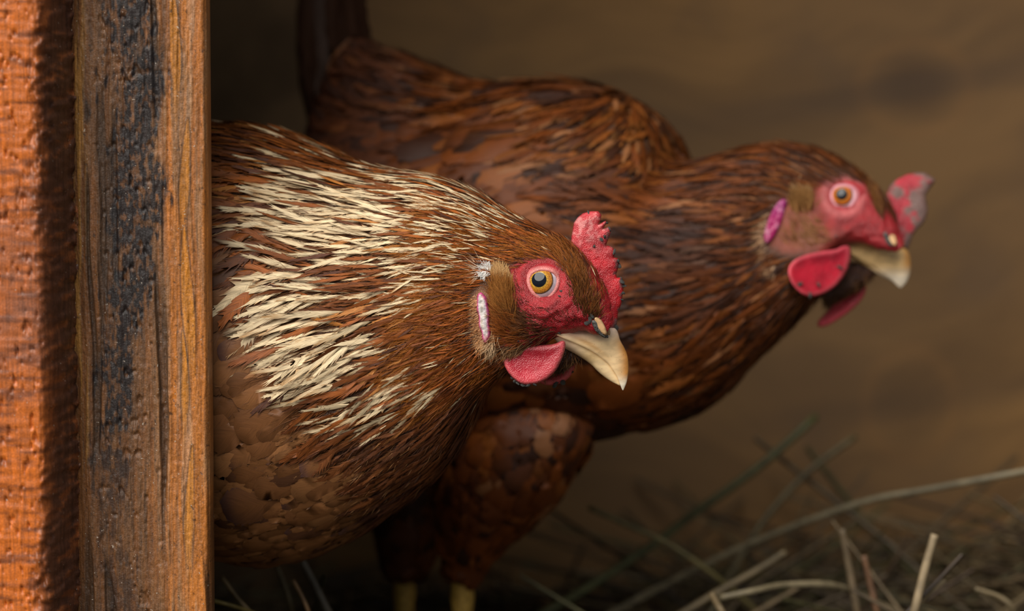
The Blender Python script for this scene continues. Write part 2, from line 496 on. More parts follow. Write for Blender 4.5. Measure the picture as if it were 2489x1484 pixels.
def loft(stations, yaws, nr, nphi, expo, disp=None):
    S = np.array(stations, float); n = len(S)
    ts = np.linspace(0, n - 1, nr)
    st = catmull(S, ts)
    st[:, 5] = np.maximum(st[:, 5], 3)
    yaw = np.interp(ts, np.arange(n), np.radians(yaws))
    ex = np.interp(ts, np.arange(n), expo)
    d = DIST + st[:, 4] * U0
    T = at(st[:, 0], st[:, 1], d); B = at(st[:, 2], st[:, 3], d)
    C = (T + B) / 2; H = (T - B) / 2
    Lt = (np.sin(yaw)[:, None] * RGT + np.cos(yaw)[:, None] * FWD) * (st[:, 5] * U0 * d)[:, None]
    ph = np.linspace(0, 2 * np.pi, nphi, endpoint=False)
    c, s = np.cos(ph), np.sin(ph)
    e = 2.0 / ex[:, None]
    cc = np.sign(c) * np.abs(c) ** e; ss = np.sign(s) * np.abs(s) ** e
    P = C[:, None] + H[:, None] * cc[..., None] - Lt[:, None] * ss[..., None]
    V = P.reshape(-1, 3)
    idx = np.arange(nr * nphi).reshape(nr, nphi)
    F = np.stack([idx[:-1], np.roll(idx, -1, 1)[:-1], np.roll(idx, -1, 1)[1:], idx[1:]], -1).reshape(-1, 4)
    V = np.concatenate([V, C[:1], C[-1:]])
    a = nr * nphi; b = a + 1
    tri1 = [(a, idx[0, (k + 1) % nphi], idx[0, k]) for k in range(nphi)]
    tri2 = [(b, idx[-1, k], idx[-1, (k + 1) % nphi]) for k in range(nphi)]
    return V, F, tri1 + tri2

def vnormals(V, F, tris):
    N = np.zeros_like(V)
    q = V[F]; fn = np.cross(q[:, 2] - q[:, 0], q[:, 3] - q[:, 1])
    for k in range(4): np.add.at(N, F[:, k], fn)
    t = np.array(tris); fn = np.cross(V[t[:, 1]] - V[t[:, 0]], V[t[:, 2]] - V[t[:, 0]])
    for k in range(3): np.add.at(N, t[:, k], fn)
    return unit(N)

class Surface:
    """a closed quad surface with lookup helpers"""
    def __init__(s, V, F, tris):
        s.V, s.F, s.tris = V, F, tris
        s.N = vnormals(V, F, tris)
        cen = V.mean(0)
        if np.mean(np.sum(s.N * (V - cen), -1)) < 0: s.N = -s.N; s.F = F[:, ::-1]; s.tris = [t[::-1] for t in tris]
        s.polys = [tuple(map(int, f)) for f in s.F] + [tuple(map(int, t)) for t in s.tris]
        s.bvh = BVHTree.FromPolygons([tuple(v) for v in s.V], s.polys)
    def hit(s, px, py):
        tgt = at(px, py, DIST); dirv = unit(tgt - CAMP)
        loc, nor, i, dist = s.bvh.ray_cast(Vector(CAMP), Vector(dirv))
        if loc is None:
            loc, nor, i, dist = s.bvh.find_nearest(Vector(at(px, py, DIST + 0.05)))
        n = np.array(nor)
        if n @ (CAMP - np.array(loc)) < 0: n = -n
        return np.array(loc), n
    def sample(s, n):
        T = np.concatenate([s.F[:, [0, 1, 2]], s.F[:, [0, 2, 3]]])
        a, b, c = s.V[T[:, 0]], s.V[T[:, 1]], s.V[T[:, 2]]
        ar = np.linalg.norm(np.cross(b - a, c - a), axis=1)
        k = rng.choice(len(T), n, p=ar / ar.sum())
        r1 = np.sqrt(rng.random(n))[:, None]; r2 = rng.random(n)[:, None]
        P = a[k] * (1 - r1) + b[k] * r1 * (1 - r2) + c[k] * r1 * r2
        Nn = unit(s.N[T[k, 0]] * (1 - r1) + s.N[T[k, 1]] * r1 * (1 - r2) + s.N[T[k, 2]] * r1 * r2)
        return P, Nn

def poisson(P, r):
    """greedy thinning, levels by radius"""
    lev = np.floor(np.log2(np.maximum(r, 1e-6))).astype(int)
    keep = np.zeros(len(P), bool); grid = {}
    cs = 2.0 ** (lev + 1)
    K = np.floor(P / cs[:, None]).astype(int)
    nb = [(i, j, k) for i in (-1, 0, 1) for j in (-1, 0, 1) for k in (-1, 0, 1)]
    Pl = P.tolist(); Kl = K.tolist(); ll = lev.tolist(); rl = r.tolist()
    for i in range(len(Pl)):
        x, y, z = Pl[i]; a, b, c = Kl[i]; l = ll[i]; r2 = rl[i] ** 2
        ok = True
        for (di, dj, dk) in nb:
            lst = grid.get((l, a + di, b + dj, c + dk))
            if lst:
                for q in lst:
                    if (q[0] - x) ** 2 + (q[1] - y) ** 2 + (q[2] - z) ** 2 < r2: ok = False; break
                if not ok: break
        if ok:
            keep[i] = True
            grid.setdefault((l, a, b, c), []).append((x, y, z))
    return keep

def tmpl(kind, K=8):
    """feather template: arrays a (along), c (across, -1..1), cn (0 shaft..1 rim), rowprof, tipflag; tris"""
    a, c, cn, pr, fl, tri = [], [], [], [], [], []
    def prof(t):
        t = min(max(t, 0), 1)
        if kind == 'hackle': return (min(t / 0.42, 1) ** 0.6) * (1 - max(0, (t - 0.30) / 0.70) ** 1.7) + 0.02
        if kind == 'fine': return (min(t / 0.5, 1) ** 0.6) * (1 - max(0, (t - 0.4) / 0.6) ** 1.4) + 0.03
        return (min(t / 0.45, 1) ** 0.6) * (1 - max(0, (t - 0.55) / 0.47) ** 2.6) ** 0.5
    ci = {'hackle': 0.42, 'fine': 0.40, 'scale': 0.84}[kind]
    da = {'hackle': 0.27, 'fine': 0.30, 'scale': 0.07}[kind]
    di = {'hackle': 0.04, 'fine': 0.05, 'scale': 0.03}[kind]
    rows = np.linspace(0, 1, K + 1)
    def v(*x):
        a.append(x[0]); c.append(x[1]); cn.append(x[2]); pr.append(x[3]); fl.append(x[4]); return len(a) - 1
    R = [v(t, 0, 0, prof(t), 0) for t in rows]
    I = {}
    for sgn in (-1, 1):
        I[sgn] = [v(min(t + di, 1), sgn * ci, 0.5, prof(t), 0) for t in rows]
        for k in range(K):
            tp = v(min((rows[k] + rows[k + 1]) / 2 + da * (1 - 0.55 * rows[k]), 1.03), sgn, 1.0, prof(rows[k] * 0.5 + rows[k + 1] * 0.5), 1)
            quad = (R[k], R[k + 1], I[sgn][k + 1], I[sgn][k])
            t1, t2 = (quad[0], quad[1], quad[2]), (quad[0], quad[2], quad[3])
            t3 = (I[sgn][k], I[sgn][k + 1], tp)
            for t in (t1, t2, t3): tri.append(t if sgn == 1 else t[::-1])
    return dict(a=np.array(a), c=np.array(c), cn=np.array(cn), pr=np.array(pr), fl=np.array(fl), tri=np.array(tri))
TM = {'hackle': tmpl('hackle', 13), 'fine': tmpl('fine', 5), 'scale': tmpl('scale', 9)}

def march(surf, P, N, Dr, L, steps=4):
    """centre lines that follow the surface: (n, steps+1, 3) points and normals"""
    n = len(P)
    pts = np.zeros((n, steps + 1, 3)); nor = np.zeros((n, steps + 1, 3))
    pts[:, 0] = P; nor[:, 0] = N
    near = surf.bvh.find_nearest
    for i in range(n):
        p = P[i]; nn = N[i]; d = Dr[i] - nn * (Dr[i] @ nn); d = d / (np.linalg.norm(d) + 1e-12)
        h = L[i] / steps
        for k in range(1, steps + 1):
            q = p + d * h
            loc, no, _, _ = near(Vector(q))
            loc = np.array(loc); no = np.array(no)
            if no @ nn < 0: no = -no
            d2 = loc - p; d2 = d2 - no * (d2 @ no); l2 = np.linalg.norm(d2)
            if l2 > 1e-9: d = d2 / l2
            p = p + (loc - p) * 0.9 + (q - loc) * 0.1; nn = no
            pts[i, k] = p; nor[i, k] = no
    return pts, nor

def build_feathers(kind, pts, nor, L, W, lift, roll, Cc, Ce, Ct, Cr, base=0.0, jit=0.2):
    """vectorised feather meshes; returns V (n,v,3), tri, col (n,v,3), fuv (n,v,3)"""
    t = TM[kind]; n = len(L); nv = len(t['a']); S = pts.shape[1] - 1
    a = np.broadcast_to(t['a'], (n, nv)).copy(); c = np.broadcast_to(t['c'], (n, nv)).copy()
    j = t['fl'][None, :]
    a = np.clip(a + j * rng.normal(0, 0.06, (n, nv)), 0, 1.06)
    c = c * (1 - j * np.abs(rng.normal(0, jit * 1.6, (n, nv))))
    f = np.clip(a, 0, 0.9999) * S
    i = f.astype(int); fr = (f - i)[..., None]
    rows = np.arange(n)[:, None]
    P = pts[rows, i] * (1 - fr) + pts[rows, i + 1] * fr
    N = unit(nor[rows, i] * (1 - fr) + nor[rows, i + 1] * fr)
    tan = unit(pts[:, 1:] - pts[:, :-1])
    Tn = tan[rows, i]
    Bn = unit(np.cross(N, Tn))
    Bn = unit(Bn * np.cos(roll)[:, None, None] + N * np.sin(roll)[:, None, None])
    over = np.maximum(a - 1, 0)
    hw = (t['pr'][None, :] * c) * (W / 2)[:, None]
    cam = (1 - np.clip(np.abs(c), 0, 1) ** 1.6) * t['pr'][None, :] * (W * 0.11)[:, None]
    h = base + lift[:, None] * L[:, None] * (0.15 * a + 0.85 * a ** 1.6)
    V = P + Tn * (over * L[:, None])[..., None] + Bn * hw[..., None] + N * (h + cam)[..., None]
    cn = np.broadcast_to(t['cn'], (n, nv))
    e = smooth(0.30, 1.0, cn)[..., None]
    col = Cc[:, None] * (1 - e) + Ce[:, None] * e
    tp = (smooth(0.70, 1.0, a) * 0.85)[..., None]
    col = col * (1 - tp) + Ct[:, None] * tp
    rt = (1 - smooth(0.0, 0.3, a))[..., None] * 0.8
    col = col * (1 - rt) + Cr[:, None] * rt
    fuv = np.stack([np.broadcast_to(t['c'], (n, nv)), a, np.broadcast_to(rng.random(n)[:, None], (n, nv))], -1)
    return V, t['tri'], col, fuv

def strands(P, N, Dr, L, W, lift, C0, C1, curl=0.0, seg=3):
    """thin tapered hairs; returns V, tri, col"""
    n = len(P)
    Dr = unit(Dr - N * np.sum(Dr * N, -1, keepdims=True))
    B = unit(np.cross(N, Dr))
    ang = rng.uniform(0, np.pi, n)
    B = unit(B * np.cos(ang)[:, None] * 1.0 + N * np.sin(ang)[:, None] * 0.6)
    Vs, Cs = [], []
    cu = rng.normal(0, 1, n)[:, None] * curl
    side = np.cross(N, Dr)
    for k in range(seg + 1):
        a = k / seg
        c = P + Dr * (L * a)[:, None] + N * (L * lift * a * (0.5 + 0.5 * a))[:, None] + side * cu * (L * a * a)[:, None] - N * 0.00005
        w = W * (1 - a ** 1.5) * 0.5
        col = C0 * (1 - a) + C1 * a
        if k < seg:
            Vs += [c - B * w[:, None], c + B * w[:, None]]; Cs += [col, col]
        else:
            Vs += [c]; Cs += [col]
    V = np.stack(Vs, 1); C = np.stack(Cs, 1)
    tri = []
    for k in range(seg - 1):
        b = 2 * k; tri += [(b, b + 1, b + 3), (b, b + 3, b + 2)]
    b = 2 * (seg - 1); tri.append((b, b + 1, b + 2))
    return V, np.array(tri), C

def flat(V, tri, col, fuv=None):
    n, nv = V.shape[:2]
    F = (tri[None] + (np.arange(n) * nv)[:, None, None]).reshape(-1, 3)
    return V.reshape(-1, 3), F, col.reshape(-1, 3), None if fuv is None else fuv.reshape(-1, 3)

def inflate(poly, dfn, half, rim, step, lat, nrm=None, concave=0.0, noise=0.0, seed=0, tilt=None):
    """a two-sided lens grown from an outline; dfn(px,py)->camera depth in m; half,rim in px"""
    poly = resample(poly, step)
    x0, y0 = poly.min(0); x1, y1 = poly.max(0)
    gx, gy = np.meshgrid(np.arange(x0, x1, step), np.arange(y0, y1, step * 0.9))
    gx = gx + (np.arange(gx.shape[0]) % 2)[:, None] * step * 0.5
    g = np.stack([gx.ravel(), gy.ravel()], -1)
    ok = sdf(g[:, 0], g[:, 1], poly) > step * 0.6
    pts = np.concatenate([poly, g[ok]])
    nb = len(poly)
    vs, es, fs, *_ = delaunay_2d_cdt([Vector(p) for p in pts], [(i, (i + 1) % nb) for i in range(nb)], [], 1, 1e-6)
    q = np.array([tuple(v) for v in vs])
    dd = polydist(q[:, 0], q[:, 1], poly); dd[dd < 1e-3] = 0
    t = np.clip(dd / rim, 0, 1)
    hh = half * np.sqrt(np.clip(1 - (1 - t) ** 2, 0, 1))
    hh = hh * (1 - concave * smooth(rim * 0.8, rim * 3.0, dd))
    if noise: hh = hh + noise * (fbm(q[:, 0] / 9, q[:, 1] / 9, seed, 3) - 0.5) * t
    d = dfn(q[:, 0], q[:, 1])
    P = at(q[:, 0], q[:, 1], d)
    off = (hh * U0)[:, None] * lat
    inner = dd > 0
    bi = -np.ones(len(q), int); bi[inner] = len(q) + np.arange(inner.sum())
    bi[~inner] = np.nonzero(~inner)[0]
    V = np.concatenate([P - off, (P + off)[inner]])
    F = []
    for f in fs:
        if len(f) < 3: continue
        p = q[list(f)]
        area = sum(p[i][0] * p[(i + 1) % len(p)][1] - p[(i + 1) % len(p)][0] * p[i][1] for i in range(len(p)))
        f = list(f) if area < 0 else list(f)[::-1]
        F.append(tuple(f)); F.append(tuple(bi[v] for v in f[::-1]))
    Q = np.concatenate([q, q[inner]]); DD = np.concatenate([dd, dd[inner]])
    return V, F, Q, DD

def lump(seed, r):
    """a small irregular clod"""
    rs = np.random.default_rng(seed)
    V = []; nth, nph = 5, 8
    V.append((0, 0, 1)); 
    for i in range(1, nth):
        for k in range(nph):
            t = math.pi * i / nth; f = 2 * math.pi * k / nph
            V.append((math.sin(t) * math.cos(f), math.sin(t) * math.sin(f), math.cos(t)))
    V.append((0, 0, -1))
    V = np.array(V) * (1 + rs.uniform(-0.32, 0.32, (len(V), 1))) * r
    F = [(0, 1 + k, 1 + (k + 1) % nph) for k in range(nph)]
    for i in range(nth - 2):
        for k in range(nph):
            a = 1 + i * nph + k; b = 1 + i * nph + (k + 1) % nph
            F.append((a, a + nph, b + nph, b))
    e = len(V) - 1
    F += [(e, 1 + (nth - 2) * nph + (k + 1) % nph, 1 + (nth - 2) * nph + k) for k in range(nph)]
    return V, F
LUMPS = [mesh_from('dirt_speck', *lump(s, 1.0), smooth_shade=True) for s in range(5)]

def tube(path, rad, nseg=10, flat_k=1.0, cap=True):
    path = np.array(path, float); n = len(path)
    tan = unit(np.gradient(path, axis=0))
    ref = np.array([0.31, 0.87, 0.2])
    V = []
    a0 = unit(np.cross(tan[0], ref))
    for i in range(n):
        a0 = unit(a0 - tan[i] * (a0 @ tan[i])); b0 = np.cross(tan[i], a0)
        for k in range(nseg):
            t = 2 * math.pi * k / nseg
            V.append(path[i] + rad[i] * (math.cos(t) * a0 + flat_k * math.sin(t) * b0))
    F = []
    for i in range(n - 1):
        for k in range(nseg):
            F.append((i * nseg + k, i * nseg + (k + 1) % nseg, (i + 1) * nseg + (k + 1) % nseg, (i + 1) * nseg + k))
    if cap:
        F.append(tuple(range(nseg - 1, -1, -1))); F.append(tuple((n - 1) * nseg + k for k in range(nseg)))
    return np.array(V), F

def cap_patch(center, axis, r, ang, nr=14, nphi=40, flatk=1.0):
    """spherical cap patch of angular radius ang; returns V,F, polar fraction"""
    ax = unit(axis); a = unit(np.cross(ax, UPV)); b = np.cross(ax, a)
    V = [center + ax * r]; fr = [0.0]
    for i in range(1, nr + 1):
        t = ang * i / nr
        for k in range(nphi):
            f = 2 * math.pi * k / nphi
            V.append(center + r * (math.cos(t) * ax + math.sin(t) * (math.cos(f) * a + math.sin(f) * b))); fr.append(i / nr)
    F = [(0, 1 + k, 1 + (k + 1) % nphi) for k in range(nphi)]
    for i in range(nr - 1):
        for k in range(nphi):
            p = 1 + i * nphi + k; q = 1 + i * nphi + (k + 1) % nphi
            F.append((p, p + nphi, q + nphi, q))
    return np.array(V), F, np.array(fr)

def half_loft(Cs, Ms, ws, dfn, lat, up_expo=2.2, nt=17, close=True):
    """beak half: from the cutting edge (M, full width) over the ridge (C, centre plane)"""
    n = len(Cs)
    V = []
    for i in range(n):
        c = at(Cs[i][0], Cs[i][1], dfn(Cs[i][0])); m = at(Ms[i][0], Ms[i][1], dfn(Ms[i][0]))
        for k in range(nt):
            th = -math.pi / 2 + math.pi * k / (nt - 1)
            s = math.sin(th); co = math.cos(th)
            ss = math.copysign(abs(s) ** (2 / up_expo), s); cc = abs(co) ** (2 / up_expo)
            V.append(m + (c - m) * cc + lat * (ws[i] * U0 * ss))
    F = []
    for i in range(n - 1):
        for k in range(nt - 1):
            F.append((i * nt + k, i * nt + k + 1, (i + 1) * nt + k + 1, (i + 1) * nt + k))
        F.append((i * nt, (i + 1) * nt, (i + 1) * nt + nt - 1, i * nt + nt - 1))
    F.append(tuple(range(nt - 1, -1, -1)))
    F.append(tuple((n - 1) * nt + k for k in range(nt)))
    return np.array(V), F

def densify(seq, m):
    ts = np.linspace(0, len(seq) - 1, m)
    return catmull(np.array(seq, float), ts)

# ------------------------------------------------------------------ hens
def build_hen(g):
    base = np.array(g['base'])
    root = empty('hen', base, g['label'], 'hen', None)
    def part(name, V, F, mat, col=None, fuv=None, parent=None, label=None, kind=None, sm=True):
        return add(name, mesh_from(name, np.asarray(V) - base, F, col=col, fuv=fuv, smooth_shade=sm), mat, parent or root, label=label, kind=kind)
    def spread(c, n): return np.broadcast_to(np.array(c, float), (n, 3)).copy()

    # ---- body: one continuous surface from face to tail
    V, F, tris = loft(g['stations'], g['yaws'], g['nr'], g['nphi'], g['expo'])
    s0 = Surface(V, F, tris)
    pp, dd = pix(s0.V)
    V = s0.V + s0.N * (g['disp'](pp[:, 0], pp[:, 1]) * U0)[:, None]
    S = Surface(V, s0.F, s0.tris)
    col = g['skincol'](pp[:, 0], pp[:, 1])
    body = part('body', S.V, S.polys, M_SKIN, col=col)
    lat = math.sin(g['hyaw']) * RGT + math.cos(g['hyaw']) * FWD          # from the near side of the head to the far side
    ex, ey = g['eye']
    sagx = np.array(g['sag'])
    def sag(x): return DIST + np.interp(x, sagx[:, 0], sagx[:, 1]) * U0

    # ---- eyes (near one where the photograph shows it, its twin on the far side)
    k = g['k']
    p, n = S.hit(ex, ey)
    half = abs((p - at(ex, ey, sag(ex))) @ lat)
    for side in (-1, 1):
        if side == -1: pc, ax = p, unit(n * 0.45 - lat * 0.55)
        else:
            axm = unit(n * 0.45 - lat * 0.55)
            pc = p + lat * (2 * ((at(ex, ey, sag(ex)) - p) @ lat)); ax = axm - 2 * (axm @ lat) * lat
        R = 45 * k * U0
        cen = pc - ax * (19 * k * U0)
        Ve, Fe, fr = cap_patch(cen, ax, R, math.radians(80), 12, 32)
        eye = part('eye', Ve, Fe, M_BALL, label='pale round eye with an amber iris')
        iax = unit(ax + g['gaze'][0] * RGT + g['gaze'][1] * UPV) if side == -1 else ax
        Vi, Fi, fr = cap_patch(cen, iax, R * 1.018, math.asin(32 / 45), 18, 48)
        f = fr[:, None]
        ic = np.array(g['iris'][0]) * (1 - smooth(0.45, 0.8, f)) + np.array(g['iris'][1]) * smooth(0.45, 0.8, f)
        ic = ic * (1 - smooth(0.86, 0.99, f)) + np.array((0.012, 0.012, 0.012)) * smooth(0.86, 0.99, f)
        part('iris', Vi, Fi, M_IRIS, col=ic, parent=eye)
        Vp, Fp, fr = cap_patch(cen, iax, R * 1.034, math.asin(17.5 / 45), 10, 36)
        part('pupil', Vp, Fp, M_PUPIL, parent=eye)
        # eyelid rim
        a = unit(np.cross(ax, UPV)); b = np.cross(a, ax)
        if a @ RGT < 0: a = -a
        path = []
        for t in np.linspace(0, 2 * np.pi, 49):
            rx, rz = 35.0, 37.5
            u, w_ = rx * math.cos(t) + g['lid'][0], rz * math.sin(t) + g['lid'][1]
            u += 3.0 * math.sin(2 * t)
            if w_ > 0: w_ *= 0.86
            rad = math.hypot(u, w_) * k * U0
            hgt = math.sqrt(max(R * R - rad * rad, 0))
            path.append(cen + a * (u * k * U0) + b * (w_ * k * U0) + ax * (hgt + 0.8 * k * U0))
        Vl, Fl = tube(path, [5.2 * k * U0] * 49, 10, cap=False)
        Vl = list(Vl); Fl = list(Fl); n1 = len(Vl); path = np.array(path)
        for q_ in range(5):
            f_ = q_ / 4
            for pt in path[:-1]:
                rel = pt - cen; hh_ = rel @ ax; flatv = rel - ax * hh_
                Vl.append(cen + flatv * (1 + 0.75 * f_) + ax * (hh_ * (1 - f_ ** 1.5) + f_ ** 1.5 * (8 * k * U0) + 1.5 * k * U0 * math.sin(f_ * math.pi)))
        for q_ in range(4):
            for i_ in range(48):
                a_ = n1 + q_ * 48 + i_; b_ = n1 + q_ * 48 + (i_ + 1) % 48
                Fl.append((a_, b_, b_ + 48, a_ + 48))
        lc = spread(g['lidcol'], len(Vl)); ff = np.zeros(len(Vl)); ff[n1:] = np.repeat(np.linspace(0, 1, 5), 48)
        lc = lerp3(lc, g['lidskin'], smooth(0.0, 0.5, ff))
        part('eyelid', np.array(Vl), Fl, M_LID, col=lc, parent=eye)

    # ---- beak
    bk = g['beak']
    up = densify(bk['upper'], 64)
    Vb, Fb = half_loft(up[:, 0:2], up[:, 2:4], up[:, 4], sag, lat, 2.3, 45)
    q, _ = pix(Vb)
    beak = part('beak', Vb, Fb, M_BEAK, col=bk['col'](q[:, 0], q[:, 1], Vb, lat), label='cream beak with an amber ridge')
    lo = densify(bk['lower'], 26)
    Vb, Fb = half_loft(lo[:, 0:2], lo[:, 2:4], lo[:, 4], sag, lat, 2.0, 21)
    q, _ = pix(Vb)
    part('lower_beak', Vb, Fb, M_BEAK, col=bk['lcol'](q[:, 0], q[:, 1], Vb, lat), parent=beak)
    # nostril flap and slit, both sides; the slit's shaded hollow is a dark solid
    for side in (-1, 1):
        for nm, poly, hh, mat, cl, lift in (('nostril', g['nostril'], 3.0, M_DIRT_SLIT, None, 1.0), ('nostril_flap', g['flap'], 5.0, M_BEAK, (0.66, 0.40, 0.20), 0.5)):
            poly = chaikin(poly, 2)
            cx, cy = poly.mean(0)
            pc, nn = S.hit(cx, cy)
            dpl = (pc - CAMP) @ FWD
            nf = nn @ FWD
            gxs = -(nn @ RGT) / nf; gys = -(nn @ UPV) / nf      # tangent plane slopes
            dfn = lambda x, y: dpl + np.clip((x - cx) * gxs * U0 - (y - cy) * gys * U0, -0.012, 0.012) - lift * U0
            Vn, Fn, Q, DD = inflate(poly, dfn, hh * k, 7 * k, 3.0 * k, lat)
            if side == 1:
                ctr = at(cx, cy, sag(cx)); Vn = Vn - 2 * ((Vn - ctr) @ lat)[:, None] * lat; Fn = [f[::-1] for f in Fn]
                hit = S.bvh.ray_cast(Vector(ctr + lat * 0.05), Vector(-lat))[0]
                if hit is not None: Vn = Vn + lat * ((np.array(hit) - Vn.mean(0)) @ lat)
            part(nm, Vn, Fn, mat, col=None if cl is None else spread(cl, len(Vn)) * (0.75 + 0.5 * fbm(np.concatenate([Q[:, 0]]) / 8, Q[:, 1] / 8, 5)[:, None]), parent=beak)

    # ---- comb
    cp = resample(g['comb'], 3.0 * k)
    Vc, Fc, Q, DD = inflate(cp, lambda x, y: sag(x) + 0 * y, 15 * k, 34 * k, 3.2 * k, lat, noise=5.0 * k, seed=3)
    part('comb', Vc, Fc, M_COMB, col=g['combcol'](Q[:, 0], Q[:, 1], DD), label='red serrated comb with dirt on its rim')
    # ---- wattles
    for poly, off, name_l in g['wattles']:
        poly = chaikin(poly, 2)
        cy0 = poly[:, 1].min()
        dfn = lambda x, y, off=off: sag(x) + (off[0] + off[1] * (y - cy0) + off[2] * (x - poly[:, 0].mean())) * U0
        Vw, Fw, Q, DD = inflate(poly, dfn, 9 * k, 11 * k, 4.0 * k, lat, concave=0.5, noise=1.5, seed=8)
        wc = g['wattlecol'](Q[:, 0], Q[:, 1], DD)
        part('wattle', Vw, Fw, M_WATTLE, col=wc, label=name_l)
    # ---- earlobe
    poly = chaikin(g['lobe'], 2)
    sd = [S.hit(x, y)[0] for x, y in poly[::4]]
    dl = np.array([(x - CAMP) @ FWD for x in sd]); pl = poly[::4]
    A = np.c_[pl, np.ones(len(pl))]; cf = np.linalg.lstsq(A, dl, rcond=None)[0]
    Vl, Fl, Q, DD = inflate(poly, lambda x, y: cf[0] * x + cf[1] * y + cf[2] - 5 * k * U0, 8 * k, 9 * k, 3.0 * k, lat, noise=6, seed=13, concave=0.3)
    part('earlobe', Vl, Fl, M_LOBE, col=g['lobecol'](Q[:, 0], Q[:, 1], DD), label='pale earlobe edged in magenta')
    Vm = Vl - 2 * ((Vl - at(pl[:, 0].mean(), pl[:, 1].mean(), sag(pl[:, 0].mean()))) @ lat)[:, None] * lat
    part('earlobe', Vm, [f[::-1] for f in Fl], M_LOBE, col=g['lobecol'](Q[:, 0], Q[:, 1], DD))

    # ---- feathered chin under the lower beak
    cq = catmull(np.array(g['chin'], float), np.linspace(0, len(g['chin']) - 1, 16))
    cc_ = at(cq[:, 0], cq[:, 1], sag(cq[:, 0])); Vt, Ft = tube(cc_, cq[:, 2] * U0 * (sag(cq[:, 0])), 20, cap=False)
    nv0 = len(Vt); Vt = np.concatenate([Vt, cc_[:1], cc_[-1:]])
    tr = [(nv0, (k_ + 1) % 20, k_) for k_ in range(20)] + [(nv0 + 1, 15 * 20 + k_, 15 * 20 + (k_ + 1) % 20) for k_ in range(20)]
    SC = Surface(Vt, np.array(Ft), tr)
    chin = part('chin', SC.V, SC.polys, M_SKIN, col=spread((0.05, 0.020, 0.014), len(SC.V)))
    P, N = SC.sample(900)
    Dr = spread(-0.35 * RGT - 1.0 * UPV, 900) + rng.normal(0, 0.25, (900, 3))
    Vh, tri, Ch = strands(P, N, Dr, rng.uniform(18, 40, 900) * U0, np.full(900, 2.0 * U0), 0.25, pick(900, [(0.04, 0.016, 0.010), (0.09, 0.032, 0.012)], [1, 1]), pick(900, [(0.06, 0.028, 0.014), (0.22, 0.10, 0.035)], [1, 1]), 0.25)
    v_, f_, c_, _ = flat(Vh, tri, Ch)
    part('bristles', v_, f_, M_DOWN, col=c_, parent=chin, kind='stuff')

    # ---- plumage over body and thighs
    surfs = [(S, g['ncand'], True)]
    for path in g.get('thighs', []):
        P = np.array(path, float)
        ts = np.linspace(0, len(P) - 1, 24); Q = catmull(P, ts)
        cen = at(Q[:, 0], Q[:, 1], DIST + Q[:, 2] * U0); rad = Q[:, 3] * U0 * (1 + Q[:, 2] * U0)
        Vt, Ft = tube(cen, rad, 28, cap=False)
        n0 = len(Vt); idx = np.array(Ft)
        Vt = np.concatenate([Vt, cen[:1], cen[-1:]])
        tr = [(n0, (k_ + 1) % 28, k_) for k_ in range(28)] + [(n0 + 1, 23 * 28 + k_, 23 * 28 + (k_ + 1) % 28) for k_ in range(28)]
        ST = Surface(Vt, idx, tr)
        part('thigh', ST.V, ST.polys, M_SKIN, col=spread(g['under'], len(ST.V)))
        surfs.append((ST, g['ncand'] // 6, False))
    big, rest = [], []
    for SF, nc, isbody in surfs:
        P, N = SF.sample(nc)
        q, d = pix(P)
        x, y = q[:, 0], q[:, 1]
        f = idw(x, y, g['field'])
        if not isbody:
            f[:, 0] = -0.35; f[:, 1] = 0.9; f[:, 2] = 90; f[:, 3] = 55
        vis = np.sum(N * unit(CAMP - P), -1)
        dens = g['density'](x, y) if isbody else np.ones(len(P))
        r = g['cover'] * np.sqrt(f[:, 2] * f[:, 3]) * U0 * np.where(f[:, 2] < 78, 0.72, 1.0)
        kk = g['kind'](x, y, f) if isbody else np.full(len(P), 2)
        r = r * np.where(kk == 2, 0.74, 1.0)
        r = r * np.where(vis < -0.15, 1.9, 1.0) * np.where(g['hidden'](x, y), 2.2, 1.0)
        ok = (dens > rng.random(len(P)))
        P, N, x, y, f, r, vis, d = [v_[ok] for v_ in (P, N, x, y, f, r, vis, d)]
        kp = poisson(P, r)
        P, N, x, y, f, vis, d = [v_[kp] for v_ in (P, N, x, y, f, vis, d)]
        n = len(P)
        ang = np.arctan2(f[:, 1], f[:, 0]) + rng.normal(0, 0.17, n)
        Dr = np.cos(ang)[:, None] * RGT - np.sin(ang)[:, None] * UPV
        far = vis < -0.2
        Dr = unit(Dr - N * np.sum(Dr * N, -1, keepdims=True))
        sc = np.clip(rng.normal(1, 0.2, n), 0.6, 1.5)
        L = f[:, 2] * U0 * d * sc; W = f[:, 3] * U0 * d * sc * rng.uniform(0.7, 1.15, n) * np.where(f[:, 2] < 78, 0.72, 1.0)
        pts, nor = march(SF, P - Dr * (L * 0.35)[:, None], N, Dr, L)
        kinds = g['kind'](x, y, f) if isbody else np.full(n, 2)
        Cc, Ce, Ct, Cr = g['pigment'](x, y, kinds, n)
        for kid, kname in ((0, 'fine'), (1, 'hackle'), (2, 'scale')):
            m = kinds == kid
            if not m.any(): continue
            nn = m.sum()
            lift = {0: rng.uniform(0.05, 0.20, nn), 1: rng.uniform(0.03, 0.13, nn), 2: rng.uniform(0.035, 0.10, nn)}[kid]
            roll = rng.normal(0, {0: 0.3, 1: 0.2, 2: 0.08}[kid], nn)
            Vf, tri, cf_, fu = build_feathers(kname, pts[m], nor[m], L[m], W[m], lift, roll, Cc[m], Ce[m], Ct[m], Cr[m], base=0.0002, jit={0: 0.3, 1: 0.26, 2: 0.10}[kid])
            sco = L[m] * W[m] * np.clip(vis[m], 0, 1) * (~g['hidden'](x[m], y[m]))
            rest.append((Vf, tri, cf_, fu, sco, kid))
    allsc = np.concatenate([r_[4] for r_ in rest])
    thr = np.sort(allsc)[-g['nparts']] if len(allsc) > g['nparts'] else -1
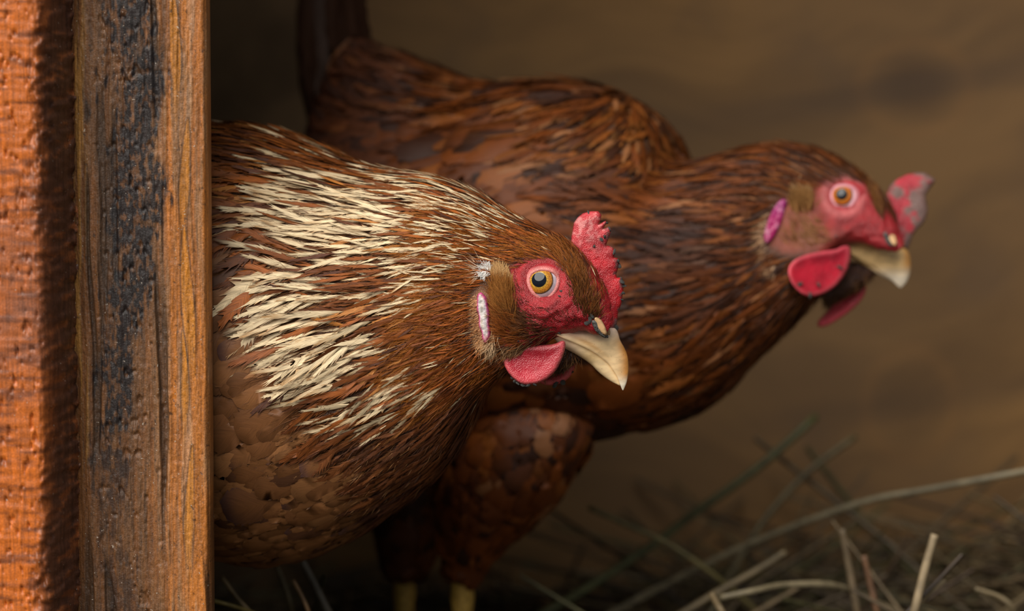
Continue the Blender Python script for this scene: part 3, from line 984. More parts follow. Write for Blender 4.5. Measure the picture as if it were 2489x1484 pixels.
    acc = {False: [], True: []}
    for Vf, tri, cf_, fu, sco, kid in rest:
        m = sco >= max(thr, 1e-12)
        for i in np.nonzero(m)[0]:
            part('feather', Vf[i], tri, M_SCALE if kid == 2 else M_FEATHER, col=cf_[i], fuv=fu[i])
        if (~m).any(): acc[kid == 2].append(flat(Vf[~m], tri, cf_[~m], fu[~m]))
    for key, nm, mt in ((False, 'hackle_plumage', M_FEATHER), (True, 'body_plumage', M_SCALE)):
        off = 0; Vs, Fs, Cs, Us = [], [], [], []
        for v_, f_, c_, u_ in acc[key]:
            Vs.append(v_); Fs.append(f_ + off); Cs.append(c_); Us.append(u_); off += len(v_)
        part(nm, np.concatenate(Vs), np.concatenate(Fs), mt, col=np.concatenate(Cs), fuv=np.concatenate(Us), kind='stuff')

    # ---- hair-like feathers, tufts
    for name, spec, lab in g['hairs']:
        Vs, Fs, Cs = [], [], []; off = 0
        for (poly, num, ctrl, wid, lift, c0, c1, curl) in spec:
            pl = np.array(poly, float)
            lo_, hi_ = pl.min(0), pl.max(0)
            xs, ys = [], []
            while len(xs) < num:
                a = rng.uniform(lo_, hi_, (num * 3, 2)); ok = inpoly(a[:, 0], a[:, 1], poly)
                xs += list(a[ok, 0]); ys += list(a[ok, 1])
            xs = np.array(xs[:num]) + rng.normal(0, 4, num); ys = np.array(ys[:num]) + rng.normal(0, 4, num)
            hp = [S.hit(a, b) for a, b in zip(xs, ys)]
            P = np.array([h_[0] for h_ in hp]); N = np.array([h_[1] for h_ in hp])
            f = idw(xs, ys, ctrl)
            ang = np.arctan2(f[:, 1], f[:, 0]) + rng.normal(0, 0.2, num)
            Dr = np.cos(ang)[:, None] * RGT - np.sin(ang)[:, None] * UPV
            L = f[:, 2] * U0 * rng.uniform(0.6, 1.3, num); W = wid * U0 * rng.uniform(0.6, 1.4, num)
            v = rng.uniform(0.65, 1.35, (num, 1))
            Vh, tri, Ch = strands(P, N, Dr, L, W, lift, np.array(c0) * v, np.array(c1) * v, curl)
            for mirror in ((0, 1) if g['mirror_hair'] else (0,)):
                Vv = Vh.reshape(-1, 3)
                if mirror:
                    qx = pix(Vv)[0]
                    ctr = at(ex, ey, sag(ex)); Vv = Vv - 2 * ((Vv - ctr) @ lat)[:, None] * lat
                Fv = (tri[None] + (np.arange(num) * Vh.shape[1])[:, None, None]).reshape(-1, 3)
                Vs.append(Vv); Fs.append(Fv + off); Cs.append(Ch.reshape(-1, 3)); off += len(Vv)
        part(name, np.concatenate(Vs), np.concatenate(Fs), M_DOWN, col=np.concatenate(Cs), kind='stuff', label=lab)

    # ---- dirt
    for i, (x, y, r_, depth) in enumerate(g['dirt']):
        if depth is None:
            pc, nn = S.hit(x, y)
        else:
            pc = at(x, y, sag(x) + depth * U0)
        o = add('dirt_speck', LUMPS[i % 5], M_DIRT_SLIT, root)
        o.location = Vector(pc - base); o.scale = (r_ * U0 * k * (0.6 + 0.5 * ((i * 7) % 5) / 4), r_ * U0 * k * 0.5, r_ * U0 * k * 1.25)
        o.rotation_euler = (0.3 * i, i * 1.3, i * 0.7)

    # ---- tail feathers
    for i, (x0, y0, x1, y1, dep0, dep1, w_, cc) in enumerate(g['tail']):
        n = 1
        P0 = at(x0, y0, DIST + dep0 * U0); P1 = at(x1, y1, DIST + dep1 * U0)
        ts = np.linspace(0, 1, 5)[:, None]
        bow = unit(np.cross(P1 - P0, FWD))
        pts = (P0 * (1 - ts) + P1 * ts + bow * (0.004 * np.sin(ts * np.pi)))[None]
        nor = np.broadcast_to(unit(-FWD * 0.8 - RGT * 0.5 + 0.12 * (i % 3 - 1) * UPV), pts.shape).copy()
        L = np.array([np.linalg.norm(P1 - P0)]); W = np.array([w_ * U0 * 1.2])
        c = np.array([cc])
        Vf, tri, cf_, fu = build_feathers('scale', pts, nor, L, W, np.zeros(1), np.array([0.25 * (i % 3 - 1)]), c, c * 0.6, c * 0.8, c, jit=0.03)
        part('tail_feather', Vf[0], tri, M_FEATHER, col=cf_[0], fuv=fu[0])

    # ---- legs
    for (x, y, dep, lean) in g['legs']:
        top = at(x, y, DIST + dep * U0)
        zf = float(floor_h(np.array(top[0]), np.array(top[1]))) + 0.006
        foot = np.array([top[0] + lean * 0.02, top[1], zf])
        ts = np.linspace(0, 1, 14)
        path = top[None] * (1 - ts[:, None]) + foot[None] * ts[:, None]
        rad = np.interp(ts, [0, 0.08, 0.4, 0.9, 1], [0.0060, 0.0052, 0.0042, 0.0046, 0.0055])
        rad = rad * (1 + 0.06 * np.cos(np.arange(14) * np.pi))
        Vt, Ft = tube(path, rad, 12)
        leg = part('leg', Vt, Ft, M_LEG, label='yellow scaly shank')
        for a_, ln in ((0.0, 0.055), (0.65, 0.048), (-0.65, 0.048), (math.pi, 0.022)):
            dv = np.array([math.cos(a_ - 0.35), math.sin(a_ - 0.35), 0])
            pth = [foot + dv * (ln * t_) + np.array([0, 0, 0.004 * math.sin(3.1 * t_) - 0.004 * t_]) for t_ in np.linspace(0, 1, 8)]
            Vt, Ft = tube(pth, np.interp(np.linspace(0, 1, 8), [0, 0.7, 0.85, 1], [0.0048, 0.0036, 0.0022, 0.0006]), 8)
            part('toe', Vt, Ft, M_LEG, parent=leg)
    return root, S

BR = np.array((0.215, 0.072, 0.014)); BR2 = np.array((0.150, 0.052, 0.014)); DK = np.array((0.055, 0.022, 0.012))
PUR = np.array((0.060, 0.030, 0.032)); CREAM = np.array((0.84, 0.66, 0.41)); GOLD = np.array((0.42, 0.19, 0.045))
def pick(n, opts, p):
    k = rng.choice(len(opts), n, p=np.array(p) / np.sum(p)); return np.array(opts)[k]

# ---------- the sharp hen in the doorway
ST1 = [(1490, 786, 1472, 812, -40, 8), (1486, 758, 1446, 814, -31, 29), (1476, 715, 1410, 804, -20, 52),
       (1440, 652, 1344, 826, -8, 74), (1394, 598, 1256, 884, 10, 94), (1333, 562, 1192, 932, 35, 118),
       (1253, 525, 1152, 978, 70, 148), (1158, 470, 1120, 1050, 115, 192), (1058, 432, 1070, 1130, 165, 240),
       (960, 420, 995, 1202, 220, 292), (868, 400, 895, 1272, 280, 345), (768, 358, 788, 1330, 345, 395),
       (650, 315, 665, 1364, 405, 440), (520, 303, 540, 1345, 470, 468), (370, 300, 400, 1295, 540, 470),
       (200, 310, 240, 1210, 620, 450), (20, 350, 60, 1090, 700, 400), (-130, 400, -110, 940, 770, 310),
       (-230, 455, -220, 800, 810, 190), (-262, 530, -256, 690, 820, 60)]
Y1 = [12, 12, 12, 12, 13, 15, 17, 20, 21, 22, 23, 24, 25, 25, 25, 25, 25, 25, 25, 25]
E1 = [2.0, 2.1, 2.1, 2.2, 2.2, 2.1] + [2.0] * 14
EYE1 = (1319, 686)
FACE1 = [(1243, 655), (1285, 632), (1345, 632), (1388, 678), (1405, 715), (1425, 690), (1440, 640), (1520, 690), (1512, 790), (1500, 835), (1400, 860), (1330, 850),
         (1215, 845), (1205, 800), (1235, 765), (1232, 700)]
def disp1(x, y):
    r = np.hypot((x - EYE1[0]) * 1.0, (y - EYE1[1]) * 0.95)
    th = np.arctan2(y - EYE1[1], x - EYE1[0])
    d = 4 * np.exp(-((r - 56) / 9) ** 2) - 13 * np.exp(-(r / 38) ** 4) + 4 * np.exp(-((r - 76) / 7) ** 2) + 1.6 * np.sin(r / 2.6 + 2 * np.sin(th * 3)) * np.exp(-((r - 62) / 22) ** 2)
    face = smooth(-10, 20, sdf(x, y, FACE1))
    d = d + face * (fbm(x / 16, y / 16, 41, 3) - 0.5) * 9
    d = d - 10 * np.exp(-(((x - 1190) / 30) ** 2 + ((y - 770) / 60) ** 2))
    return d
def skincol1(x, y):
    face = smooth(-14, 10, sdf(x, y, FACE1) + 14 * (fbm(x / 18, y / 18, 45) - 0.5))
    c = np.ones((len(x), 3)) * np.array((0.085, 0.034, 0.014))
    red = np.ones((len(x), 3)) * np.array((0.34, 0.010, 0.017))
    r = np.hypot(x - EYE1[0], y - EYE1[1])
    pinkish = np.exp(-((r - 52) / 16) ** 2)
    red = lerp3(red, (0.48, 0.050, 0.055), 0.5 * pinkish)
    red = lerp3(red, (0.30, 0.06, 0.05), smooth(0.5, 0.75, fbm(x / 26, y / 26, 47)) * 0.5 * smooth(1300, 1230, x))
    tan = smooth(0.35, 0.7, np.exp(-(((x - 1172) / 34) ** 2 + ((y - 770) / 80) ** 2)))
    c = lerp3(c, (0.40, 0.19, 0.09), tan)
    return c * (1 - face[:, None]) + red * face[:, None]
FIELD1 = [(1440, 735, 0.15, -1, 30, 5), (1405, 665, -.35, -1, 32, 6), (1365, 602, -.8, -.75, 38, 7), (1300, 572, -1, -.5, 42, 8),
          (1200, 515, -1, -.48, 55, 9), (1100, 455, -1, -.35, 85, 12), (1000, 425, -1, -.12, 100, 15), (1300, 620, -1, -.3, 34, 6),
          (1230, 625, -1, -.1, 42, 7), (1150, 600, -1, -.12, 62, 10), (1130, 700, -1, .1, 48, 8), (1130, 800, -1, .38, 52, 8),
          (1180, 900, -.8, .75, 52, 7), (1250, 930, -.6, 1, 45, 6), (1370, 880, -.5, 1, 30, 4), (1000, 600, -1, .1, 105, 17),
          (1050, 720, -1, .2, 85, 13), (900, 500, -1, -.24, 165, 22), (800, 470, -1, -.26, 180, 24), (700, 590, -1, -.24, 200, 28),
          (720, 690, -1, .04, 170, 25), (720, 760, -1, .3, 190, 31), (760, 850, -1, .36, 200, 34), (830, 700, -1, .12, 140, 19),
          (800, 950, -1, .5, 160, 26), (900, 1000, -1, .52, 130, 24), (1000, 900, -1, .46, 90, 14), (1050, 1000, -.85, .65, 90, 15),
          (1110, 1040, -.55, .85, 85, 17), (950, 1130, -.8, .6, 95, 22), (980, 1200, -.75, .65, 90, 24), (890, 1280, -.9, .42, 95, 30), (800, 1200, -1, .42, 115, 64), (600, 1200, -1, .3, 120, 86),
          (600, 1000, -.95, .38, 120, 80), (700, 1320, -1, .1, 105, 58), (560, 740, -.75, .65, 150, 72), (545, 600, -.9, .5, 150, 55),
          (540, 480, -1, .15, 125, 30), (600, 345, -1, -.1, 110, 24), (760, 375, -1, -.35, 110, 24), (880, 420, -.85, -.5, 110, 22),
          (560, 880, -.9, .4, 130, 78), (1010, 1070, -.8, .65, 95, 19)]
SCALE1 = [(400, 590), (560, 590), (590, 640), (610, 790), (640, 900), (690, 1000), (760, 1085), (840, 1150), (900, 1240), (880, 1450), (400, 1450)]
CR_A = [(600, 545), (670, 440), (780, 425), (930, 455), (985, 590), (930, 645), (800, 640), (700, 620)]
CR_B = [(590, 690), (700, 655), (830, 690), (830, 760), (780, 790), (930, 800), (955, 850), (860, 905), (740, 1000), (680, 960), (620, 890), (610, 800), (640, 740)]
CR_N = [(930, 405), (1110, 440), (1260, 530), (1180, 570), (1060, 690), (1000, 760), (850, 700), (930, 600)]
CR_K = [(620, 330), (760, 350), (900, 400), (930, 450), (700, 450), (600, 400)]
CR_L = [(760, 960), (960, 900), (1080, 880), (1060, 960), (900, 1060), (760, 1040)]
def creamp(x, y):
    p = 0.03 * smooth(1020, 960, y)
    for poly, v, so in ((CR_L, 0.38, 30), (CR_K, 0.24, 25), (CR_N, 0.55, 30), (CR_A, 0.86, 20), (CR_B, 0.84, 20)):
        p = np.maximum(p, v * smooth(-so, so * 0.5, sdf(x, y, poly)))
    hole = np.exp(-(((x - 880) / 60) ** 2 + ((y - 755) / 35) ** 2)) + np.exp(-(((x - 770) / 40) ** 2 + ((y - 640) / 22) ** 2))
    return p * (1 - 0.8 * np.clip(hole, 0, 1))
def pigment1(x, y, kinds, n):
    cp = creamp(x, y) * (kinds != 2)
    w = (rng.random(n) < cp)
    head = smooth(950, 1150, x)
    orange = smooth(0.35, 0.7, fbm(x / 60, y / 60, 201))
    dark = smooth(0.52, 0.75, fbm(x / 45, y / 45, 203))
    low = smooth(900, 1080, y)
    b = pick(n, [BR, BR * 1.35, GOLD, DK * 1.8, BR2], [4, 2.5, 1.2, 1.3, 2]) * rng.uniform(0.75, 1.25, (n, 1))
    hb = pick(n, [(0.29, 0.080, 0.009), (0.17, 0.045, 0.007), (0.42, 0.130, 0.016), (0.060, 0.020, 0.008)], [4, 3, 2, 2]) * rng.uniform(0.75, 1.25, (n, 1))
    b = lerp3(b, (0, 0, 0), 0 * head) * (1 - head[:, None]) + hb * head[:, None]
    sc = pick(n, [(0.235, 0.098, 0.036), (0.180, 0.072, 0.026), (0.29, 0.126, 0.048), (0.105, 0.042, 0.020)], [4, 3, 2, 1]) * rng.uniform(0.85, 1.15, (n, 1))
    Cc = np.where((kinds == 2)[:, None], sc, b)
    crown = (smooth(20, -30, y - (0.47 * (x - 1100) + 455)) * smooth(1120, 1200, x))[:, None]
    Cc = Cc * (1 - crown * 0.75) + np.array((0.050, 0.030, 0.024)) * crown * 0.75
    lw = (smooth(960, 1100, y + 0.35 * (x - 900)) * (kinds != 2) * 0.75)[:, None]
    Cc = Cc * (1 - lw) + pick(n, [(0.15, 0.060, 0.024), (0.10, 0.042, 0.020), (0.20, 0.085, 0.032)], [3, 2, 1]) * lw
    nd = (dark * low * 0.55 * (kinds != 2))[:, None]
    Cc = Cc * (1 - nd) + PUR * nd
    Ce = Cc * rng.uniform(0.35, 0.8, (n, 1)); Ct = Cc * rng.uniform(0.45, 0.95, (n, 1)); Cr = Cc * 0.8
    s = (kinds == 2)[:, None]
    Ce = np.where(s, Cc * rng.uniform(0.22, 0.6, (n, 1)), Ce)
    pl = (rng.random(n) < 0.16)[:, None] & s
    Ct = np.where(pl, PUR * 1.2, Ct); Ce = np.where(pl, PUR * 1.6, Ce)
    wc = CREAM * rng.uniform(0.68, 1.05, (n, 1))
    we = pick(n, [(0.60, 0.36, 0.15), (0.34, 0.14, 0.035), (0.15, 0.055, 0.02), (0.70, 0.52, 0.30)], [1.6, 3, 2.6, 1.2])
    wt = np.where((rng.random(n) < 0.44)[:, None], wc, pick(n, [(0.42, 0.22, 0.08), (0.12, 0.05, 0.02)], [2, 1]))
    ww = w[:, None]
    red_ = np.where((kinds == 2)[:, None], np.array((0.92, 0.90, 0.84)), np.array((1.04, 0.86, 0.78)))
    return np.where(ww, wc, Cc * red_), np.where(ww, we * np.array((1, 0.92, 0.85)), Ce * red_), np.where(ww, wt, Ct * red_), np.where(ww, GOLD * 0.8, Cr * red_)
def kind1(x, y, f):
    k = np.where(f[:, 2] < 78, 0, 1)
    return np.where(sdf(x, y, SCALE1) + rng.normal(0, 12, len(x)) > 0, 2, k)
BARE1 = [(1246, 655), (1285, 634), (1345, 634), (1386, 678), (1402, 715), (1440, 762), (1490, 700), (1540, 700), (1540, 860), (1330, 860),
         (1190, 850), (1150, 845), (1140, 720), (1165, 690), (1195, 640), (1240, 640)]
def density1(x, y):
    return np.where(inpoly(x, y, BARE1), 0.0, 1.0)
def beakcol1(x, y, V, lat):
    c = np.ones((len(x), 3)) * np.array((1.0, 0.70, 0.38))
    am = np.exp(-((x - (1504 + 20 * smooth(800, 880, y))) / 16) ** 2) * smooth(800, 850, y) * (1 - smooth(905, 940, y))
    c = lerp3(c, (0.60, 0.23, 0.035), 0.9 * np.clip(am, 0, 1))
    tom = np.interp(x, [1324, 1363, 1384, 1409, 1436, 1458, 1480, 1495, 1504], [807, 807, 818.5, 830, 844, 860, 878, 900, 918])
    c = lerp3(c, (0.62, 0.30, 0.08), 0.7 * np.exp(-((y - tom + 7) / 6) ** 2) * smooth(1500, 1440, x))
    c = lerp3(c, (0.86, 0.66, 0.60), 0.6 * smooth(835, 800, y) * smooth(1330, 1400, x))
    c = lerp3(c, (0.92, 0.84, 0.70), smooth(905, 940, y) * 0.8)
    return c
def lbeakcol1(x, y, V, lat):
    c = np.ones((len(x), 3)) * np.array((1.0, 0.73, 0.41))
    c = lerp3(c, (0.92, 0.64, 0.50), 0.6 * smooth(1430, 1375, x))
    c = lerp3(c, (0.66, 0.40, 0.13), 0.5 * np.exp(-(((x - 1435) / 22) ** 2 + ((y - 868) / 10) ** 2)))
    return c
COMB1 = [(1386, 606), (1389, 575), (1395, 541), (1405, 527), (1417, 518), (1437, 513), (1454, 513), (1462, 522), (1460, 534), (1455, 545), (1463, 541), (1472, 536), (1475, 542),
         (1465, 556), (1472, 554), (1481, 550), (1486, 557), (1484, 566), (1479, 580), (1473, 596), (1481, 597), (1489, 600), (1496, 613), (1492, 625), (1498, 626), (1504, 630),
         (1504, 648), (1498, 665), (1500, 674), (1509, 674), (1515, 690), (1515, 708), (1510, 739), (1502, 762), (1500, 785), (1494, 800), (1470, 800), (1446, 770),
         (1432, 716), (1412, 650), (1392, 625)]
def combcol1(x, y, d):
    c = np.ones((len(x), 3)) * np.array((0.48, 0.010, 0.018))
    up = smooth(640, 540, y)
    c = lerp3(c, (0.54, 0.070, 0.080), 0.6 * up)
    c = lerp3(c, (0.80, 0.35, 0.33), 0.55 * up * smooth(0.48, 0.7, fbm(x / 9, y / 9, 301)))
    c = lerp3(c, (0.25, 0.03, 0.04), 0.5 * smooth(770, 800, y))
    g_ = smooth(10, 3, d) * smooth(1465, 1478, x) * smooth(0.42, 0.55, fbm(x / 11, y / 13, 303))
    return lerp3(c, (0.09, 0.085, 0.08), g_ * 0.8)
def wattlecol1(x, y, d):
    c = np.ones((len(x), 3)) * np.array((0.40, 0.012, 0.026))
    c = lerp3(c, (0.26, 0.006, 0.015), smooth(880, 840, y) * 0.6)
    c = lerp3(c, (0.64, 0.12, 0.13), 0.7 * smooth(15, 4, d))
    return c
LOBE1 = [(1159, 718), (1168, 708), (1177, 716), (1185, 726), (1187, 745), (1191, 762), (1189, 786), (1193, 806), (1190, 826), (1180, 836), (1172, 826), (1171, 806), (1163, 792), (1165, 770), (1158, 752), (1160, 735)]
def lobecol1(x, y, d):
    c = np.ones((len(x), 3)) * np.array((0.62, 0.56, 0.54))
    c = lerp3(c, (0.66, 0.58, 0.80), 0.6 * smooth(1176, 1186, x) * smooth(800, 760, y))
    c = lerp3(c, (0.48, 0.38, 0.28), smooth(0.5, 0.68, fbm(x / 4, y / 12, 405)) * 0.8)
    c = lerp3(c, (0.58, 0.03, 0.22), smooth(7.5, 1.5, d + 3 * (fbm(x / 6, y / 6, 401) - 0.5)))
    c = lerp3(c, (0.50, 0.05, 0.14), 0.8 * smooth(805, 830, y))
    return c
CHEEK = [(1345, 812, -1, -.1, 40), (1290, 800, -1, -.35, 48), (1240, 790, -.75, -.75, 50), (1215, 740, -.3, -1, 48), (1230, 690, -.1, -1, 38), (1200, 820, -.9, .3, 40), (1280, 840, -1, .1, 40)]
HAIR1 = [
    ('cheek_bristles', [
        ([(1205, 700), (1238, 710), (1252, 760), (1285, 812), (1290, 830), (1215, 836), (1198, 800)], 1500, CHEEK, 2.0, 0.12, (0.17, 0.044, 0.010), (0.27, 0.080, 0.015), 0.25),
        ([(1240, 740), (1300, 780), (1370, 810), (1330, 835), (1240, 800)], 420, CHEEK, 2.2, 0.2, (0.06, 0.025, 0.014), (0.16, 0.06, 0.02), 0.3),
        ([(1245, 660), (1290, 740), (1400, 760), (1440, 790), (1330, 800), (1250, 780)], 420, [(1400, 770, -.5, -1, 16), (1300, 770, -1, -.5, 18), (1250, 700, -.6, -1, 18)], 1.3, 0.3, (0.09, 0.02, 0.014), (0.14, 0.05, 0.02), 0.3),
        ([(1385, 640), (1420, 655), (1452, 740), (1455, 785), (1425, 775), (1395, 735)], 800, [(1430, 760, -.05, -1, 34), (1400, 710, -.4, -1, 30), (1455, 780, .25, -1, 40)], 2.2, 0.3, (0.05, 0.02, 0.012), (0.24, 0.085, 0.02), 0.25),
        ([(1180, 838), (1330, 838), (1340, 850), (1200, 850)], 300, [(1200, 850, -.6, 1, 30), (1330, 840, -1, .25, 34)], 2.2, 0.3, (0.07, 0.03, 0.015), (0.30, 0.16, 0.07), 0.3)], 'short brown bristles over red skin'),
    ('ear_tuft', [
        ([(1203, 695), (1238, 700), (1246, 745), (1250, 790), (1215, 790), (1200, 740)], 1500, [(1205, 720, -.08, -1, 48), (1245, 760, -.35, -1, 60), (1230, 700, .02, -1, 36)], 2.2, 0.26, (0.15, 0.042, 0.008), (0.40, 0.165, 0.040), 0.12),
        ([(1198, 654), (1212, 650), (1234, 664), (1243, 692), (1202, 690)], 900, [(1215, 670, -.02, -1, 18), (1195, 660, -.3, -1, 18)], 2.0, 0.5, (0.34, 0.15, 0.04), (0.72, 0.46, 0.21), 0.2)], 'tan feather tuft over the ear'),
    ('white_down', [
        ([(1167, 648), (1184, 644), (1188, 660), (1173, 668)], 420, [(1170, 640, -.3, -1, 9), (1185, 645, .4, -1, 10), (1175, 668, -.5, .9, 12)], 2.4, 0.9, (0.86, 0.83, 0.80), (0.92, 0.90, 0.87), 0.5),
        ([(1164, 645), (1172, 642), (1174, 665), (1166, 668)], 46, [(1168, 645, -.8, -1, 46), (1168, 655, -1, -.2, 42), (1168, 668, -.8, .8, 40)], 1.6, 0.5, (0.75, 0.65, 0.55), (0.50, 0.24, 0.07), 0.2)], 'small white down tuft by the ear'),
    ('ear_fringe', [
        ([(1148, 725), (1158, 722), (1168, 800), (1182, 838), (1168, 848), (1154, 800)], 300, [(1150, 740, -1, .1, 15), (1158, 800, -1, .4, 16), (1170, 842, -.5, 1, 24)], 2.2, 0.4, (0.60, 0.36, 0.20), (0.42, 0.18, 0.05), 0.4),
        ([(1196, 800), (1212, 815), (1205, 845), (1188, 840)], 90, [(1200, 820, -.5, .8, 30)], 2.2, 0.6, (0.4, 0.22, 0.1), (0.5, 0.34, 0.2), 0.6)], 'cream fringe behind the earlobe'),
    ('neck_filaments', [
        ([(1060, 480), (1250, 545), (1380, 600), (1330, 625), (1240, 640), (1150, 700), (1140, 840), (1200, 860), (1240, 920), (1150, 950), (1040, 1000), (960, 900), (1000, 700)], 9000,
         [(c[0], c[1], c[2], c[3], max(38, c[4] * 0.75)) for c in FIELD1], 1.9, 0.12, (0.16, 0.046, 0.008), (0.40, 0.130, 0.018), 0.15),
        ([(640, 420), (930, 430), (1060, 480), (1000, 700), (960, 900), (1040, 1000), (900, 1060), (720, 1010), (620, 880), (600, 600)], 1500,
         [(c[0], c[1], c[2], c[3], c[4] * 0.7) for c in FIELD1], 1.9, 0.14, (0.20, 0.075, 0.02), (0.09, 0.032, 0.014), 0.2),
        ([(512, 860), (640, 890), (740, 1040), (1000, 1060), (1100, 1060), (1040, 1160), (900, 1290), (700, 1370), (512, 1330)], 1800,
         [(c[0], c[1], c[2], c[3], 42) for c in FIELD1], 2.0, 0.34, (0.10, 0.040, 0.016), (0.045, 0.018, 0.012), 0.15),
        ([(512, 860), (640, 890), (740, 1040), (1000, 1060), (1100, 1060), (1040, 1160), (900, 1290), (700, 1370), (512, 1330)], 900,
         [(c[0], c[1], c[2], c[3], 42) for c in FIELD1], 1.8, 0.32, (0.22, 0.090, 0.030), (0.36, 0.180, 0.070), 0.15),
        ([(1325, 575), (1395, 602), (1432, 690), (1402, 695), (1362, 635)], 1100, [(1405, 665, -.35, -1, 34), (1365, 602, -.8, -.75, 38), (1335, 585, -1, -.5, 38)], 2.0, 0.16, (0.10, 0.032, 0.010), (0.30, 0.095, 0.016), 0.2),
        ([(1225, 880), (1340, 885), (1400, 868), (1405, 880), (1380, 900), (1250, 930)], 500, [(1250, 900, -.6, 1, 36), (1390, 880, -.35, 1, 34)], 2.0, 0.25, (0.05, 0.02, 0.012), (0.19, 0.085, 0.03), 0.3)], None)]
WN1 = [(1375, 830), (1374, 848), (1367, 871), (1351, 903), (1324, 926), (1297, 934), (1268, 935), (1242, 916), (1226, 891), (1218, 864), (1221, 848), (1248, 839), (1282, 837), (1316, 838), (1348, 836), (1366, 826)]
WF1 = [(1392, 850), (1402, 870), (1396, 900), (1378, 925), (1345, 937), (1315, 934), (1300, 915), (1296, 880), (1310, 850), (1350, 840)]
DIRT1 = [(1434, 774, 9, None), (1429, 784, 7, None), (1440, 768, 6, None), (1446, 790, 6, None), (1452, 802, 5, None), (1459, 812, 4, None), (1366, 815, 4, None), (1358, 809, 4, None),
         (1502, 634, 7, -3), (1503, 645, 6, 2), (1493, 612, 6, -6), (1470, 575, 6, -12), (1481, 556, 5, -4), (1474, 541, 4, 0), (1512, 684, 7, -4), (1514, 694, 7, 0), (1513, 712, 5, -3), (1511, 728, 5, 0),
         (1507, 676, 5, 2), (1462, 582, 4, -14), (1430, 516, 5, -3), (1444, 598, 4, -16), (1497, 797, 6, 0), (1252, 926, 6, -88), (1258, 931, 5, -88), (1272, 936, 6, -88), (1285, 936, 7, -88), (1299, 934, 6, -88), (1246, 918, 4, -72),
         (1363, 900, 6, 40), (1388, 902, 6, 55), (1350, 934, 7, 50), (1368, 929, 6, 50), (1330, 885, 4, -84), (1214, 820, 4, None), (1260, 828, 4, None), (1290, 830, 5, None), (1366, 655, 3, None), (1364, 707, 4, None), (1360, 720, 3, None)]

hen1 = dict(label='brown hen with cream-streaked neck looking out past the weathered post', base=(-0.11, 0.06, 0.0),
    stations=ST1, yaws=Y1, expo=E1, nr=260, nphi=144, disp=disp1, skincol=skincol1, hyaw=math.radians(12), k=1.0,
    sag=[(1535, -52), (1500, -42), (1440, -25), (1350, 2), (1290, 20), (1200, 45)], eye=EYE1, gaze=(-0.19, 0.13), lid=(2, -2),
    iris=((0.52, 0.30, 0.035), (0.48, 0.17, 0.014)), lidcol=(0.66, 0.22, 0.20), lidskin=(0.36, 0.014, 0.022),
    beak=dict(upper=[(1332, 790, 1318, 808, 96), (1365, 786, 1358, 809, 92), (1400, 786, 1390, 823, 80), (1440, 792, 1421, 838, 61), (1475, 795, 1450, 854, 47), (1497, 799, 1470, 870, 36),
                     (1507, 826, 1484, 884, 27), (1518, 846, 1494, 899, 21.5), (1525, 864, 1500, 910, 17), (1527.5, 884, 1504, 919, 13), (1527, 907, 1508, 931, 9), (1523, 929, 1511, 941, 5), (1515, 948, 1513, 947.5, 1.2)],
              lower=[(1352, 818, 1340, 806, 76), (1370, 843, 1362, 806, 72), (1394, 857, 1392, 821, 64), (1421, 873, 1422, 836, 52), (1440, 888, 1450, 853, 35), (1452, 901, 1470, 869, 28), (1470, 916, 1484, 883, 21), (1488, 928, 1496, 903, 13), (1507, 937, 1508, 930, 4)],
              col=beakcol1, lcol=lbeakcol1),
    nostril=[(1436, 780), (1446, 776), (1458, 797), (1476, 818), (1472, 823), (1455, 813), (1443, 798)],
    flap=[(1441, 774), (1450, 768), (1462, 776), (1472, 795), (1477, 812), (1472, 816), (1458, 806), (1448, 790)],
    comb=COMB1, combcol=combcol1, wattlecol=wattlecol1,
    wattles=[(WN1, (-84, -0.06, 0.0), 'round red wattle with dirt on its rim'), (WF1, (52, 0.05, 0.0), None)],
    chin=[(1310, 880, 34), (1350, 872, 32), (1385, 864, 22), (1408, 864, 11), (1418, 866, 4)],
    lobe=LOBE1, lobecol=lobecol1, under=(0.085, 0.034, 0.014), ncand=110000, cover=0.30, field=FIELD1, density=density1,
    hidden=lambda x, y: (x < 470) , kind=kind1, pigment=pigment1, nparts=290, hairs=HAIR1, mirror_hair=False, dirt=DIRT1, tail=[
        (-150, 600, -520, 330 + 30 * i, 760 + 12 * i, 900 + 15 * i, 70, (0.14, 0.055, 0.02)) for i in range(7)],
    thighs=[[(330, 1150, 420, 170), (350, 1280, 400, 120), (372, 1360, 390, 70), (380, 1440, 390, 36)], [(250, 1120, 700, 150), (290, 1260, 690, 110), (300, 1350, 690, 60), (305, 1420, 690, 34)]],
    legs=[(380, 1425, 390, 0.0), (305, 1405, 690, 0.0)])
H1, S1 = build_hen(hen1)

# ---------- the hen behind, out of focus
ST2 = [(2196, 596, 2178, 612, 812, 8), (2190, 572, 2136, 606, 826, 31), (2176, 528, 2096, 592, 846, 56),
       (2143, 474, 2030, 616, 868, 82), (2083, 412, 1962, 735, 890, 102), (1985, 364, 1890, 818, 912, 128),
       (1890, 352, 1825, 880, 938, 158), (1795, 366, 1762, 945, 968, 198), (1705, 396, 1692, 995, 1002, 242),
       (1650, 392, 1612, 1025, 1036, 278), (1612, 308, 1522, 1040, 1080, 312), (1530, 242, 1432, 1052, 1130, 342),
       (1420, 208, 1332, 1075, 1190, 370), (1300, 202, 1222, 1105, 1250, 388), (1190, 214, 1122, 1135, 1310, 392),
       (1080, 180, 1012, 1135, 1370, 378), (980, 143, 902, 1075, 1430, 338), (925, 120, 815, 955, 1480, 278),
       (880, 100, 765, 800, 1520, 205), (860, 120, 760, 620, 1545, 120), (850, 180, 775, 460, 1556, 40)]
Y2 = [24, 24, 24, 24, 24, 23, 22, 22, 22, 22, 22, 22, 22, 22, 22, 22, 22, 22, 22, 22, 22]
